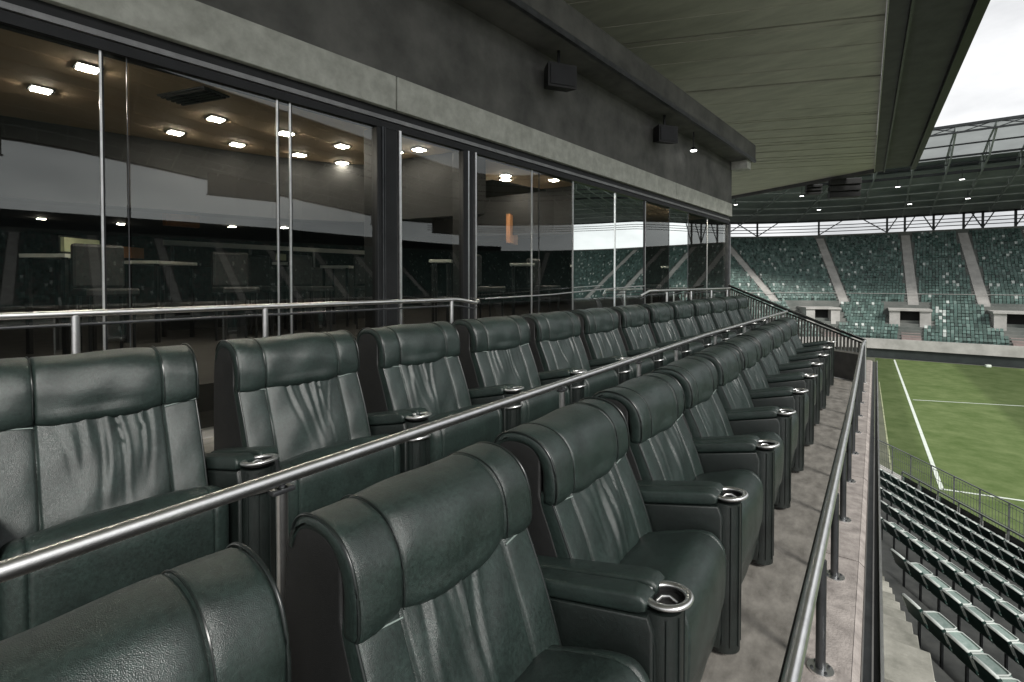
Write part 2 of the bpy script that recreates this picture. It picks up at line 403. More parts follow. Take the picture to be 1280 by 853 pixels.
# ---- front handrail
def fr(y):
    x = -0.192 + 0.0172 * y
    z = 0.50 if y < 5 else 0.50 + (y - 5) / 4.8 * 0.19
    return Vector((x, y, z))
hr = empty('handrail', (-0.16, 3, 0), 0, 'long brushed steel handrail on round posts along the front coping', 'handrail')
pts = [local(hr, fr(y)) for y in [-2.4 + 0.61 * k for k in range(20)]] + [local(hr, (0.0, 9.8, 0.69))]
MB().tube(pts, 0.0235, 16).build('rail', M['chrome'], hr, 60)
MB().bar(pts[0] + Vector((-.022, 0, -.016)), pts[-9] + Vector((-.022, 0, -.016)), 0.014, 0.034).bar(pts[-9] + Vector((-.022, 0, -.016)), pts[-1] + Vector((-.022, 0, -.016)), 0.014, 0.034).build('rail_strip', M['black_metal'], hr)
for k in range(14):
    y = -0.02 + 0.81 * k - 0.0
    if y > 9.8 or y < -2: continue
    p = fr(y); q = local(hr, (p.x + .012, y, 0))
    MB().cyl(q.x, q.y, 0.012, p.z - .015, 0.019, 14).build('post', M['steel_dk'], hr, 60)
    pl = MB().cyl(q.x, q.y, 0.0125, 0.021, 0.05, 18).build('base_plate', M['chrome'], hr, 40)
    bl = MB()
    for a in range(4): bl.cyl(q.x + .036 * math.cos(a * PI / 2 + .6), q.y + .036 * math.sin(a * PI / 2 + .6), .021, .028, .006, 6)
    bl.build('bolt', M['steel_dk'], pl)

# ---- middle handrail
def mr_(y): return Vector((-1.42 if y < 5.5 else -1.42 + (y - 5.5) / 5.1 * 0.20, y, 1.075 + 0.012 * max(0, y - 5) / 5))
mh = empty('handrail', (-1.42, 4, 0.28), 0, 'slanting bright steel handrail between the two rows of recliners', 'handrail')
pts = [local(mh, mr_(y)) for y in [-1.6, -1, 0, 1, 2, 3, 4, 5, 5.5, 6.5, 7.5, 8.5, 9.5, 10.6]]
MB().tube(pts, 0.021, 16).build('rail', M['chrome'], mh, 60)
for y in (-1.0, 0.75, 2.42, 3.6, 4.52, 5.9, 7.3, 8.8, 10.2):
    p = mr_(y); q = local(mh, p)
    MB().cyl(q.x, q.y, 0.0, q.z - .03, 0.017, 12).build('post', M['chrome'], mh, 60)
    MB().tube([(q.x, q.y, q.z - .035), (q.x, q.y, q.z - .01)], 0.010, 8).bevbox(q.x - .018, q.x + .018, q.y - .035, q.y + .035, q.z - .045, q.z - .030, .004).build('bracket', M['steel_dk'], mh, 40)

# ---- rear handrails in front of the glass
nf = Vector((0.9960760563, -0.0885013559, 0))
def onplane(c, y): return (c - nf.y * y) / nf.x
def rear_rail(path, posts, label, r=0.019):
    t = empty('handrail', (path[0][0], path[0][1], 0.56), 0, label, 'handrail', 'handrails behind the rear row')
    MB().tube([local(t, p) for p in path], r, 14).build('rail', M['chrome'], t, 60)
    MB().tube([local(t, (p[0] - .015, p[1], p[2] - .06)) for p in path], r * .45, 8).build('rail', M['steel_dk'], t, 60)
    for y in posts:
        x = onplane(-3.5, y); q = local(t, (x, y, .56))
        MB().cyl(q.x, q.y, 0.0, 0.925, 0.019, 12).build('post', M['chrome'], t, 60)
        MB().cyl(q.x, q.y, 0.0, 0.012, 0.045, 14).build('base_plate', M['chrome'], t, 40)
p1 = [(onplane(-3.5, y), y, 1.495) for y in (-1.6, -.6, .4, 1.4, 2.4, 3.2, 3.42)]
p1 += [(onplane(-3.5, 3.52), 3.52, 1.485), (onplane(-3.5, 3.68), 3.70, 1.452), (onplane(-3.56, 3.8), 3.80, 1.47)]
rear_rail(p1, (-.7, .69, 1.67, 3.38), 'polished handrail with a kinked end behind the nearest rear recliners')
p2 = [(onplane(-3.52, 3.86), 3.86, 1.49), (onplane(-3.52, 5), 5.0, 1.51), (onplane(-3.52, 6.2), 6.2, 1.56), (onplane(-3.52, 7.5), 7.5, 1.6)]
t = empty('glass_rail', p2[0], 0, 'thin steel rail along the glass between the two thicker handrails', 'rail')
MB().tube([local(t, p) for p in p2], 0.008, 8).build('rail', M['chrome'], t, 60)
for p in (p2[0], p2[2]):
    q = local(t, p); MB().tube([q, q + Vector((-.2, 0, 0))], .006, 6).build('bracket', M['steel_dk'], t)
p3 = [(onplane(-3.56, 7.45), 7.45, 1.44), (onplane(-3.5, 7.62), 7.62, 1.515)] + [(onplane(-3.5, y), y, 1.515) for y in (8, 9, 10, 11, 11.7)]
rear_rail(p3, (8.3, 9.4, 10.5, 11.5), 'polished handrail behind the far end of the rear recliners')

# ---- end partition: rails, slats, solid lower panel
ep = empty('end_partition', (A1[0], A1[1], 0), 0, 'slatted end partition with black sloping top rail beyond the last recliners', 'partition')
Q0 = Vector((0.0, 9.8, 0.70)); Q1 = Vector((-1.2, 10.72, 1.10)); Q2 = Vector((-2.56, 12.0, 1.575))
L = lambda p: local(ep, p)
up = Vector((0, 0, 1))
MB().bar(L(Q0), L(Q1), .045, .035).bar(L(Q1), L(Q2), .045, .035).build('top_rail', M['black_metal'], ep)
MB().bar(L(Q0 - up * .06), L(Q1 - up * .06), .03, .022).bar(L(Q1 - up * .06), L(Q2 - up * .06), .03, .022).build('lower_rail', M['black_metal'], ep)
MB().bar(L(Q0 + up * .021 + Vector((-.01, -.01, 0))), L(Q2 + up * .021 + Vector((-.01, -.01, 0))), .012, .007).build('rail_highlight_strip', M['chrome'], ep)
def pl(t):
    return (Q0 + (Q1 - Q0) * (t * 2)) if t < .5 else (Q1 + (Q2 - Q1) * (t * 2 - 1))
for k in range(46):
    p = pl((k + .5) / 46)
    base = 0.46 if p.x > -1.25 else 0.30
    d = (Q1 - Q0).normalized() * 0.022
    if p.z - .08 - base < .05: continue
    MB().bar(L((p.x, p.y, base)), L((p.x, p.y, p.z - .075)), .034, .016, up=(0.6, 0.75, 0)).build('slat', M['slat'], ep)
b0 = Vector((Q0.x - .02, Q0.y, .47)); b1 = Vector((-1.2, 10.70, .47))
MB().bar(L(b0), L(b1), .03, .03).build('middle_rail', M['chrome'], ep)
MB().prism([tuple(L((Q0.x - .06, Q0.y + .02, 0)).xy), tuple(L((-1.2, 10.72, 0)).xy), tuple(L((-1.22, 10.76, 0)).xy), tuple(L((Q0.x - .06, Q0.y + .07, 0)).xy)], 0.0, .45).build('solid_panel', M['partition_dark'], ep)
MB().prism([tuple(L((-1.21, 10.73, 0)).xy), tuple(L((-2.56, 12.0, 0)).xy), tuple(L((-2.58, 12.04, 0)).xy), tuple(L((-1.23, 10.77, 0)).xy)], 0.281, .30).build('sill', M['partition_dark'], ep)
MB().cyl(*L((0.0, 9.8, 0)).xy, 0.0, .70, .022, 12).build('post', M['chrome'], ep, 60)

# ================================================================== RECLINERS
HR = catmull([(.004, .832), (.024, .850), (.028, .90), (.022, .955), (.004, 1.005), (-.030, 1.045), (-.078, 1.070), (-.14, 1.080),
              (-.205, 1.070), (-.252, 1.035), (-.274, .975), (-.264, .960), (-.236, 1.008), (-.195, 1.032), (-.14, 1.038), (-.092, 1.030), (-.058, 1.002), (-.038, .95), (-.032, .88), (-.030, .836)], 3, True)
SEAM = 0.205
def bulge(y, amp=.012):
    a = abs(y)
    if a < SEAM: t = a / SEAM; return amp * (1 - t ** 4)
    t = (a - SEAM) / (.345 - SEAM); return amp * .62 * (1 - abs(2 * t - 1) ** 3)
def hr_disp(seed):
    rnd = random.Random(seed); ph = [rnd.uniform(0, 6) for _ in range(6)]
    def f(i, p, y):
        w = max(0, min(1, (p.x + .16) / .12))
        d = bulge(y) * (.25 + .75 * w)
        g = min(abs(y - SEAM), abs(y + SEAM)); d -= .0075 * math.exp(-(g / .0045) ** 2)
        d += .0032 * math.sin(17 * y + ph[0] + 5 * p.y) + .0024 * math.sin(31 * y + ph[1] - 22 * p.y) * w + .0013 * math.sin(64 * p.y + 12 * y + ph[2]) * w
        if abs(y) < SEAM and p.y < .88: d += .010 * (1 - (y / SEAM) ** 2) * (1 if p.x > -.08 else 0)
        return d
    return f
BR = [(-.045, .872), (-.008, .868), (.004, .845)]
for k in range(1, 27):
    t = k / 27; BR.append((.004 + .162 * t + .012 * math.sin(PI * t), .845 - .42 * t))
BR += [(.150, .415), (.10, .405), (.06, .42), (-.06, .80)]
def br_disp(seed):
    rnd = random.Random(seed)
    folds = []
    for k in range(7):
        y0 = rnd.uniform(-.17, .17)
        folds.append((y0, y0 * rnd.uniform(.2, 1.0) + rnd.uniform(-.05, .05), rnd.uniform(.005, .014), rnd.uniform(.004, .011), rnd.uniform(.3, 1.1)))
    ph = [rnd.uniform(0, 6) for _ in range(4)]
    def f(i, p, y):
        if i < 2 or i > 28: return 0
        t = (.845 - p.y) / .42
        d = bulge(y, .014)
        g = min(abs(y - SEAM), abs(y + SEAM)); d -= .009 * math.exp(-(g / .005) ** 2)
        if abs(y) < SEAM:
            e = 1 - (abs(y) / SEAM) ** 3
            for (a, b, w, amp, ln) in folds:
                c = a + (b - a) * t + .012 * math.sin(5 * t + ph[0])
                f_ = max(0, 1 - t / ln) ** .8
                d += -amp * math.exp(-((y - c) / w) ** 2) * f_ * e + amp * .8 * math.exp(-((y - c - 1.7 * w) / w) ** 2) * f_ * e
            d += .0045 * math.sin(22 * y + 9 * t + ph[1]) * e
        else:
            d += .0014 * math.sin(13 * t + ph[2] + 25 * y)
        d += .006 * math.exp(-((t - .93) / .06) ** 2) * math.sin(18 * y + ph[3])
        return d
    return f
SHELL = catmull([(-.045, 1.0), (-.048, .86), (.0, .74), (.060, .58), (.118, .41), (.13, .26), (.13, .10), (-.0, .06), (-.22, .06), (-.285, .16),
                 (-.318, .45), (-.315, .75), (-.292, .98), (-.235, 1.045), (-.15, 1.052), (-.085, 1.035)], 2, True)
CUSH = catmull([(.06, .44), (.12, .490), (.22, .535), (.32, .572), (.385, .590), (.435, .582), (.468, .545), (.476, .48), (.472, .34), (.455, .20), (.425, .08), (.39, .055), (.30, .05), (.10, .10)], 3, True)
def cu_disp(i, p, y):
    d = .022 * (1 - (abs(y) / .33) ** 2.5) if p.y > .30 and p.x > .13 else .004 * (1 - (abs(y) / .33) ** 2)
    d += .002 * math.sin(24 * y + 14 * p.x) + .0012 * math.sin(70 * p.x - 25 * y * y)
    g = abs(abs(y) - .262); d -= .007 * math.exp(-(g / .0045) ** 2)
    if p.y > .5 and p.x > .3: d -= .004 * math.exp(-((p.x - .425 + .03 * (y / .3) ** 2) / .008) ** 2)
    return d
def zb(x): return .535 + (x + .2) * .24
PAD = [(-.18, zb(-.18)), (-.18, zb(-.18) + .05)] + [(x, zb(x) + .058) for x in (-.16, -.05, .05, .15, .25, .37)] + [(.410, zb(.41) + .050), (.428, zb(.428) + .033), (.424, zb(.424) + .008), (.40, zb(.40))] + [(x, zb(x)) for x in (.25, .1, -.05)]
ABODY = [(-.20, .05), (.44, .05), (.45, .12), (.45, .64), (.43, zb(.43) - .004), (-.20, zb(-.2) - .004)]
CONS = [(-.16, .05), (.37, .05), (.37, .57), (.30, .58), (-.16, .50)]

def recliner_meshes(seed):
    R = {}
    R['headrest'] = loft(HR, ysamples(.345, .018, .03, (SEAM, -SEAM)), rinset(.345, .018), hr_disp(seed), 0.0, True).mesh('headrest', M['leather'], 70)
    R['backrest'] = loft(BR, ysamples(.338, .012, .0085, (SEAM, -SEAM)), rinset(.338, .012), br_disp(seed + 50)).mesh('backrest', M['leather'], 70)
    R['back_shell'] = loft(SHELL, ysamples(.3405, .010, .2), rinset(.3405, .010), lambda i, p, y: 0).mesh('back_shell', M['leather_side'], 60)
    R['seat_cushion'] = loft(CUSH, ysamples(.328, .05, .03, (.262, -.262)), rinset(.328, .05), cu_disp).mesh('seat_cushion', M['leather'], 70)
    return R
PIPES = {'headrest': [], 'backrest': []}
for sg in (-1, 1):
    y = sg * .341
    edge = [(p.x + (.002 if p.x > -.1 else 0), y, p.y + (.002 if p.y > 1.0 else 0)) for p in HR[2:29]]
    PIPES['headrest'].append(('piping', MB().tube(edge, .0042, 6).mesh('piping', M['piping'], 60)))
    PIPES['backrest'].append(('piping', MB().tube([(.004 + .162 * k / 12 + .012 * math.sin(PI * k / 12) + .002, sg * .336, .845 - .42 * k / 12) for k in range(13)], .0040, 6).mesh('piping', M['piping'], 60)))
    PIPES['headrest'].append(('piping', MB().tube([(p.x + (.004 if p.x > -.1 else 0), sg * (SEAM + .005), p.y + (.004 if p.y > 1.0 else 0)) for p in HR[3:27]], .0022, 5).mesh('piping', M['piping'], 60)))
    PIPES['backrest'].append(('seam', MB().tube([(.018, sg * .335, .840), (.022, sg * .27, .836), (.024, sg * .21, .828)], .0026, 5).mesh('seam', M['thread'], 60)))
PADM = loft(PAD, ysamples(.041, .012, .03), rinset(.041, .012), lambda i, p, y: .002 * (1 - (y / .041) ** 2)).mesh('arm_pad', M['leather'], 60)
ARMM = loft(ABODY, ysamples(.039, .010, .06), rinset(.039, .010), lambda i, p, y: 0).mesh('armrest', M['leather_arm'], 50)
ARMW = [MB().tube([(.451, sg * .027, .07), (.453, sg * .027, .60), (.440, sg * .027, .65)], .0035, 6).mesh('welt', M['piping'], 60) for sg in (-1, 1)]
cons = MB().cyl(.445, 0, .03, .690, .066, 24)
CONSM = cons.mesh('console', M['leather_arm'], 50)
CONSW = [MB().tube([(.445 + .0675 * math.cos(a), .0675 * math.sin(a), .06), (.445 + .0675 * math.cos(a), .0675 * math.sin(a), .68)], .003, 5).mesh('welt', M['piping'], 60) for a in (-1.0, -.35, .35, 1.0)]
# cup holder: fat steel ring, a well with its floor and a small hook inside
ring = MB(); n1, n2 = 36, 10; vs = []; fs = []
for i in range(n1):
    a = 2 * PI * i / n1
    for j in range(n2):
        b = 2 * PI * j / n2; rr = .063 + .0125 * math.cos(b)
        vs.append((.465 + rr * math.cos(a), rr * math.sin(a), .718 + rr * math.cos(a) * .12 + .0085 * math.sin(b)))
        fs.append((i * n2 + j, ((i + 1) % n1) * n2 + j, ((i + 1) % n1) * n2 + (j + 1) % n2, i * n2 + (j + 1) % n2))
ring.add(vs, fs)
RINGM = ring.mesh('cup_holder', M['chrome'], 60)
well = MB(); n1 = 22
vs = [(.465 + .056 * math.cos(2 * PI * i / n1), .056 * math.sin(2 * PI * i / n1), z + .12 * .056 * math.cos(2 * PI * i / n1)) for z in (.720, .700) for i in range(n1)]
well.add(vs, [(i, (i + 1) % n1, n1 + (i + 1) % n1, n1 + i) for i in range(n1)] + [tuple(range(n1, 2 * n1))])
WELLM = well.mesh('cup_well', M['black'], 60)
HOOKM = MB().tube([(.44, -.022, .704), (.45, -.006, .713), (.47, .004, .715), (.495, 0, .708)], .005, 6).mesh('hook', M['chrome'], 60)
GRABM = MB().tube([(.455 + .068 * math.cos(a), .068 * math.sin(a), .50 + .015 * math.cos(a)) for a in [-1.75 + .35 * k for k in range(11)]], .0085, 8).mesh('grab_handle', M['chrome'], 60)
VAR = [recliner_meshes(k) for k in (1, 2, 3, 4, 5, 6, 7)]
GAP = .440

def recliner(x, y, z, rz, var, label, group):
    t = empty('recliner', (x, y, z), rz, label, 'recliner', group)
    R = VAR[var]
    hd = link('headrest', R['headrest'], t); [link(n_, m_, hd) for n_, m_ in PIPES['headrest']]
    bk = link('backrest', R['backrest'], t); [link(n_, m_, bk) for n_, m_ in PIPES['backrest']]
    dz = -.09 if z > .1 else 0; dc = -.05 if z > .1 else 0
    link('back_shell', R['back_shell'], t); link('seat_cushion', R['seat_cushion'], t, (0, 0, dc))
    for sg in (-1, 1):
        a = link('armrest', ARMM, t, (0, sg * .3825 + .015, dz)); [link('welt', w_, a) for w_ in ARMW]
        link('arm_pad', PADM, t, (0, sg * .3825 + .015, dz))
    c = link('console', CONSM, t, (0, GAP, dz)); [link('welt', w_, c) for w_ in CONSW]
    r = link('cup_holder', RINGM, t, (0, GAP, dz)); link('cup_well', WELLM, r); link('hook', HOOKM, r)
    if z > .1: link('grab_handle', GRABM, t, (0, GAP, 0))
    return t
ordn = ['nearest the camera, mostly cut off by the lower left corner', 'second from the camera, large in the lower middle', 'third from the camera, whole seat and cup ring in view',
        'fourth from the camera, before the far half begins', 'fifth from the camera', 'sixth from the camera', 'seventh from the camera', 'eighth from the camera',
        'fourth from the end partition', 'third from the end partition', 'second from the end partition', 'last one, beside the end partition']
for k in range(11):
    kk = k if k < 8 else k + 1
    recliner(-.95 + (0.004 * k), 1.005 + .85 * (k - 1), 0, math.radians(random.uniform(-1.4, 1.4)), (k * 3 + 1) % 7,
             'green leather recliner, front row, ' + ordn[kk], 'front row recliners')
ordr = ['nearest the camera at the left picture edge', 'second from the left, beside a pale gap', 'third from the left, in front of the wide black pillar', 'fourth from the left, under the kinked handrail end',
        'fifth from the left', 'sixth from the left', 'seventh from the left', 'eighth from the left', 'sixth from the far end', 'fifth from the far end', 'fourth from the far end',
        'third from the far end', 'second from the far end', 'last one, touching the slatted partition']
ra = math.atan(.05)
for k in range(13):
    yk = .94 - .345 + .861 * k
    kk = k if k < 8 else k + 1
    recliner(-2.60 + .05 * yk, yk, .28, -ra + math.radians(random.uniform(-1.4, 1.4)), (k * 2) % 7,
             'green leather recliner, rear row, ' + ordr[kk], 'rear row recliners')

# ================================================================== GLASS FACADE
FC = -3.9
fang = math.atan2(-nf.y, nf.x)          # facade line leans towards +x with y
# facade-local frame: Y runs along the facade, X out of it
fo = Vector((FC * nf.x, FC * nf.y, 0))
frz = -math.asin(.0885013559)
def fx(y_world):                         # distance along the facade for a world y
    return (y_world - fo.y) / nf.x
fac = empty('glass_facade', (fo.x, fo.y, 0), frz, 'long dark glass front of the lounge with steel mullions and concrete band', 'glass facade')
gz0, gz1 = .56, 3.10
S0, S1 = fx(-2.5), fx(12.85)
mull = [(-1.2, 'thin'), (.90, 'thin'), (1.03, 'hair'), (1.96, 'thin'), (2.06, 'thin'), (2.93, 'pillar'), (3.98, 'dark'), (5.12, 'thin'), (5.27, 'hair'), (6.05, 'thin'), (7.25, 'thin'), (8.30, 'thick'),
        (9.33, 'hair'), (10.28, 'hair'), (11.4, 'thin'), (12.80, 'end')]
edges = [S0]
for y, k in mull:
    s = fx(y)
    if k == 'thin':
        MB().box(-.004, .010, s - .0055, s + .0055, gz0, gz1).build('mullion', M['chrome'], fac); MB().box(-.010, .004, s + .006, s + .016, gz0, gz1).build('mullion', M['black_metal'], fac)
    elif k == 'hair': MB().box(-.004, .008, s - .0025, s + .0025, gz0, gz1).build('mullion', M['steel_dk'], fac)
    elif k == 'thick':
        MB().box(-.004, .016, s - .009, s + .009, gz0, gz1).build('mullion', M['chrome'], fac); MB().box(-.03, .01, s - .034, s - .0095, gz0, gz1).build('mullion', M['black_metal'], fac)
    elif k == 'pillar':
        MB().bevbox(-.18, .05, s - .10, s + .125, gz0, gz1, .008).build('pillar', M['black_metal'], fac)
        MB().box(.051, .062, s - .052, s - .040, gz0, gz1).box(.051, .058, s - .025, s - .018, gz0, gz1).build('pillar_trim', M['steel_dk'], fac)
        MB().box(.02, .07, s + .126, s + .152, gz0, gz1).build('pillar_trim', M['chrome'], fac)
    elif k == 'dark':
        MB().bevbox(-.14, .04, s - .075, s + .085, gz0, gz1, .006).build('pillar', M['black_metal'], fac)
        MB().box(.0, .06, s + .086, s + .106, gz0, gz1).build('pillar_trim', M['chrome'], fac)
        MB().box(.041, .048, s - .01, s + .004, gz0, gz1).build('pillar_trim', M['chrome'], fac)
    elif k == 'end':
        MB().bevbox(-.10, .05, s - .03, s + .05, gz0, gz1, .006).build('pillar', M['steel_dk'], fac)
        MB().box(-.02, .06, s + .0505, s + .062, gz0, gz1).build('pillar_trim', M['chrome'], fac)
    edges.append(s)
w = {'pillar': .125, 'dark': .085}
ks = ['x'] + [k for _, k in mull]
for i in range(len(edges) - 1):
    a = edges[i] + (w.get(ks[i], .012)); b = edges[i + 1] - (.10 if ks[i + 1] == 'pillar' else .075 if ks[i + 1] == 'dark' else .006)
    dx = random.uniform(-.004, .004)
    MB().add([(dx, a, gz0 + .05), (dx, b, gz0 + .05), (dx, b, gz1), (dx, a, gz1), (dx - .012, a, gz0 + .05), (dx - .012, b, gz0 + .05), (dx - .012, b, gz1), (dx - .012, a, gz1)],
             [(0, 1, 2, 3)]).build('glass_pane', M['glass'], fac)
MB().box(-.05, .03, S0, S1, gz0, gz0 + .05).build('bottom_track', M['chrome'], fac)
MB().box(-.08, .03, S0, S1, gz1, gz1 + .065).build('head_track', M['black_metal'], fac)
MB().box(-.08, .045, S0, S1, gz1 + .072, gz1 + .108).build('head_trim', M['steel_mid'], fac)
MB().box(-.08, .02, S0, S1, gz1 + .116, gz1 + .185).build('head_track', M['black_metal'], fac)
jy = [-2.5, 3.03, 9.52, 12.93]; js = [fx(y) for y in jy]
for a, b in zip(js[:-1], js[1:]):
    MB().bevbox(-.25, .07, a + .008, b - .008, gz1 + .186, gz1 + .50, .006).build('concrete_panel', M['fascia'], fac)
# the wall above it with the overhanging slab
uw = empty('upper_wall', (fo.x, fo.y, 0), frz, 'tall dark wall above the concrete band with a projecting edge slab', 'wall')
MB().box(-.30, .03, S0, fx(13.0), gz1 + .502, 4.64).build('wall_face', M['dark_wall'], uw)
MB().box(-.30, .50, S0, fx(13.3), 4.643, 5.05).build('edge_slab', M['dark_wall'], uw)
MB().box(.46, .512, S0, fx(13.31), 4.625, 4.70).build('edge_strip', M['steel_dk'], uw)
MB().box(.05, .42, fx(12.9), fx(13.2), 4.44, 4.64).build('beam_end', M['fascia'], uw)
# speakers and pendants under the slab
def wall_speaker(y, label):
    s = fx(y); o = fo + Vector((math.cos(frz) * .22 - math.sin(frz) * s, math.sin(frz) * .22 + math.cos(frz) * s, 4.3))
    t = empty('loudspeaker', o, frz - .5, label, 'loudspeaker', 'loudspeakers under the slab edge')
    MB().add([(-.10, -.16, -.13), (.12, -.20, -.17), (.12, .20, -.17), (-.10, .16, -.13), (-.10, -.16, .13), (.12, -.20, .13), (.12, .20, .13), (-.10, .16, .13)],
             [(0, 3, 2, 1), (4, 5, 6, 7), (0, 1, 5, 4), (1, 2, 6, 5), (2, 3, 7, 6), (3, 0, 4, 7)]).build('cabinet', M['black'], t)
    MB().box(.122, .130, -.17, .17, -.14, .10).build('grille', M['black_metal'], t)
    MB().tube([(0, 0, .13), (0, 0, .34)], .02, 8).build('bracket', M['black_metal'], t)
wall_speaker(5.4, 'large black loudspeaker hanging from the dark wall above the nearer panes')
wall_speaker(8.6, 'smaller looking black loudspeaker near the far corner of the dark wall')
s = fx(9.9); o = fo + Vector((math.cos(frz) * .25 - math.sin(frz) * s, math.sin(frz) * .25 + math.cos(frz) * s, 4.64))
t = empty('pendant_lamp', o, 0, 'small lit pendant lamp under the slab near the facade corner', 'lamp')
MB().cyl(0, 0, -.30, 0, .012, 8).build('stem', M['black_metal'], t); MB().cyl(0, 0, -.36, -.30, .07, 14, .03).build('lamp_shade', M['black_metal'], t)
MB().cyl(0, 0, -.375, -.361, .06, 14).build('bulb', M['flood'], t)

# ---- lounge behind the glass
def ipoly(name, poly, z0, z1, m): return struct(MB().prism(poly, z0, z1).build(name, m))
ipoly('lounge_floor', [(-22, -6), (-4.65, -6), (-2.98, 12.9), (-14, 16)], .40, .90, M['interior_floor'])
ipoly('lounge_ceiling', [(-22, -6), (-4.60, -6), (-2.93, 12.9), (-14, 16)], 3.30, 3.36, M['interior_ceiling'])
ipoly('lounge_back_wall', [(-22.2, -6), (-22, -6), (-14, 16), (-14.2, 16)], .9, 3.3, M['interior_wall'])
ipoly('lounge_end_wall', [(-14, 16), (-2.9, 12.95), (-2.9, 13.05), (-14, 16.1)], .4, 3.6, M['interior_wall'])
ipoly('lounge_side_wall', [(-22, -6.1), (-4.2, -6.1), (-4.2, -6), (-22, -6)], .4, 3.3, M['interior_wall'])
ipoly('building_roof', [(-22, -6), (-4.65, -6), (-3.0, 13.3), (-14, 16)], 5.06, 5.3, M['gutter'])
bh = empty('bulkhead', (-6, 3, 2.6), 0, 'dark curved bulkhead hanging behind the nearer lounge ceiling', 'bulkhead')
bp = catmull([(-7.4, -3, 0), (-7.0, 0, 0), (-6.7, 1.5, 0), (-6.25, 3.2, 0), (-5.6, 4.25, 0), (-5.0, 4.30, 0), (-3.75, 4.55, 0)], 4)
mb = MB()
for a, b in zip(bp[:-1], bp[1:]):
    a2 = local(bh, (a.x, a.y, 0)); b2 = local(bh, (b.x, b.y, 0))
    mb.add([(a2.x, a2.y, -.1), (b2.x, b2.y, -.1), (b2.x, b2.y, .70), (a2.x, a2.y, .70), (a2.x - .3, a2.y + .2, -.1), (b2.x - .3, b2.y + .2, -.1)], [(0, 1, 2, 3), (0, 4, 5, 1)])
mb.build('bulkhead_face', M['bulk'], bh)
bh2 = empty('bulkhead', (-5, 7, 2.6), 0, 'dark bulkhead across the lounge ceiling beyond the black pillar', 'bulkhead')
mb = MB(); pts = [(-9, 5.2), (-5.7, 6.7), (-4.4, 7.2), (-3.35, 7.3)]
for a, b in zip(pts[:-1], pts[1:]):
    mb.add([(a[0] + 5, a[1] - 7, -.1), (b[0] + 5, b[1] - 7, -.1), (b[0] + 5, b[1] - 7, .70), (a[0] + 5, a[1] - 7, .70)], [(0, 1, 2, 3)])
mb.build('bulkhead_face', M['bulk'], bh2)
struct(MB().prism([(-21.5, -5), (-7.6, -5), (-7.3, 1), (-6.6, 4.4), (-5.3, 4.8), (-4.0, 5.0), (-3.8, 6.0), (-9.2, 5.6), (-13.5, 15.4)], 3.0, 3.02).build('lower_ceiling', M['interior_wall']))
lampm = {}
ORDS = ['leftmost', 'second from left', 'third from left', 'fourth from left', 'fifth from left', 'sixth from left', 'seventh from left', 'eighth from left', 'ninth from left', 'tenth from left',
        'eleventh from left', 'twelfth from left', 'thirteenth from left', 'fourteenth from left', 'fifteenth from left', 'sixteenth from left', 'seventeenth from left', 'eighteenth from left',
        'nineteenth from left', 'twentieth from left', 'twenty-first from left', 'twenty-second from left', 'twenty-third from left', 'twenty-fourth from left', 'twenty-fifth from left']
def bearing(p): return math.atan2(p[0], p[1])
def downlight(x, y, z, lb, r=.058):
    t = empty('downlight', (x, y, z), 0, lb, 'ceiling light', 'lounge downlights')
    if 'f' not in lampm:
        lampm['f'] = MB().box(-r - .02, r + .02, -r - .02, r + .02, -.012, -.002).mesh('frame', M['steel_dk'])
        lampm['d'] = MB().box(-r, r, -r, r, -.02, -.0125).mesh('diffuser', M['lamp'])
    link('frame', lampm['f'], t); link('diffuser', lampm['d'], t)
NEAR = []
for (x, y) in [(-4.78, 1.05), (-5.63, .93), (-5.24, 2.13), (-6.07, 2.06), (-6.01, 2.67), (-5.13, 2.79), (-5.86, 3.36), (-5.07, 3.45), (-5.78, 3.93), (-4.75, 4.0),
               (-4.44, 4.1), (-4.46, 5.89), (-4.63, 6.11), (-4.84, 6.74), (-5.14, 6.19), (-4.03, 6.6), (-3.9, 8.4), (-4.1, 9.6), (-3.5, 10.0), (-4.6, 10.6), (-3.6, 11.3), (-5.6, 8.6),
               ]:
    NEAR.append((x, y))
for k, (x, y) in enumerate(sorted(NEAR, key=bearing)): downlight(x, y, 3.30, 'lit square downlight in the warm front ceiling of the lounge, ' + ORDS[k])
FARL = [(-14.0, 2.28), (-13.8, 3.57), (-13.0, 4.51), (-12.3, 5.33), (-11.5, 6.19), (-10.6, 7.1), (-9.6, 6.6), (-9.0, 8.0)]
for k, (x, y) in enumerate(sorted(FARL, key=bearing)): downlight(x, y, 3.0, 'small lit downlight low at the dark back of the lounge, ' + ORDS[k])
# a recessed air vent in the ceiling
t = empty('ceiling_vent', (-4.75, 1.75, 3.3), .3, 'slim dark ceiling vent between the nearest downlights', 'vent')
MB().box(-.28, .28, -.12, .12, -.015, -.002).build('frame', M['steel_dk'], t)
for k in range(5): MB().box(-.26, .26, -.10 + k * .045, -.08 + k * .045, -.03, -.0155).build('slat', M['black'], t)
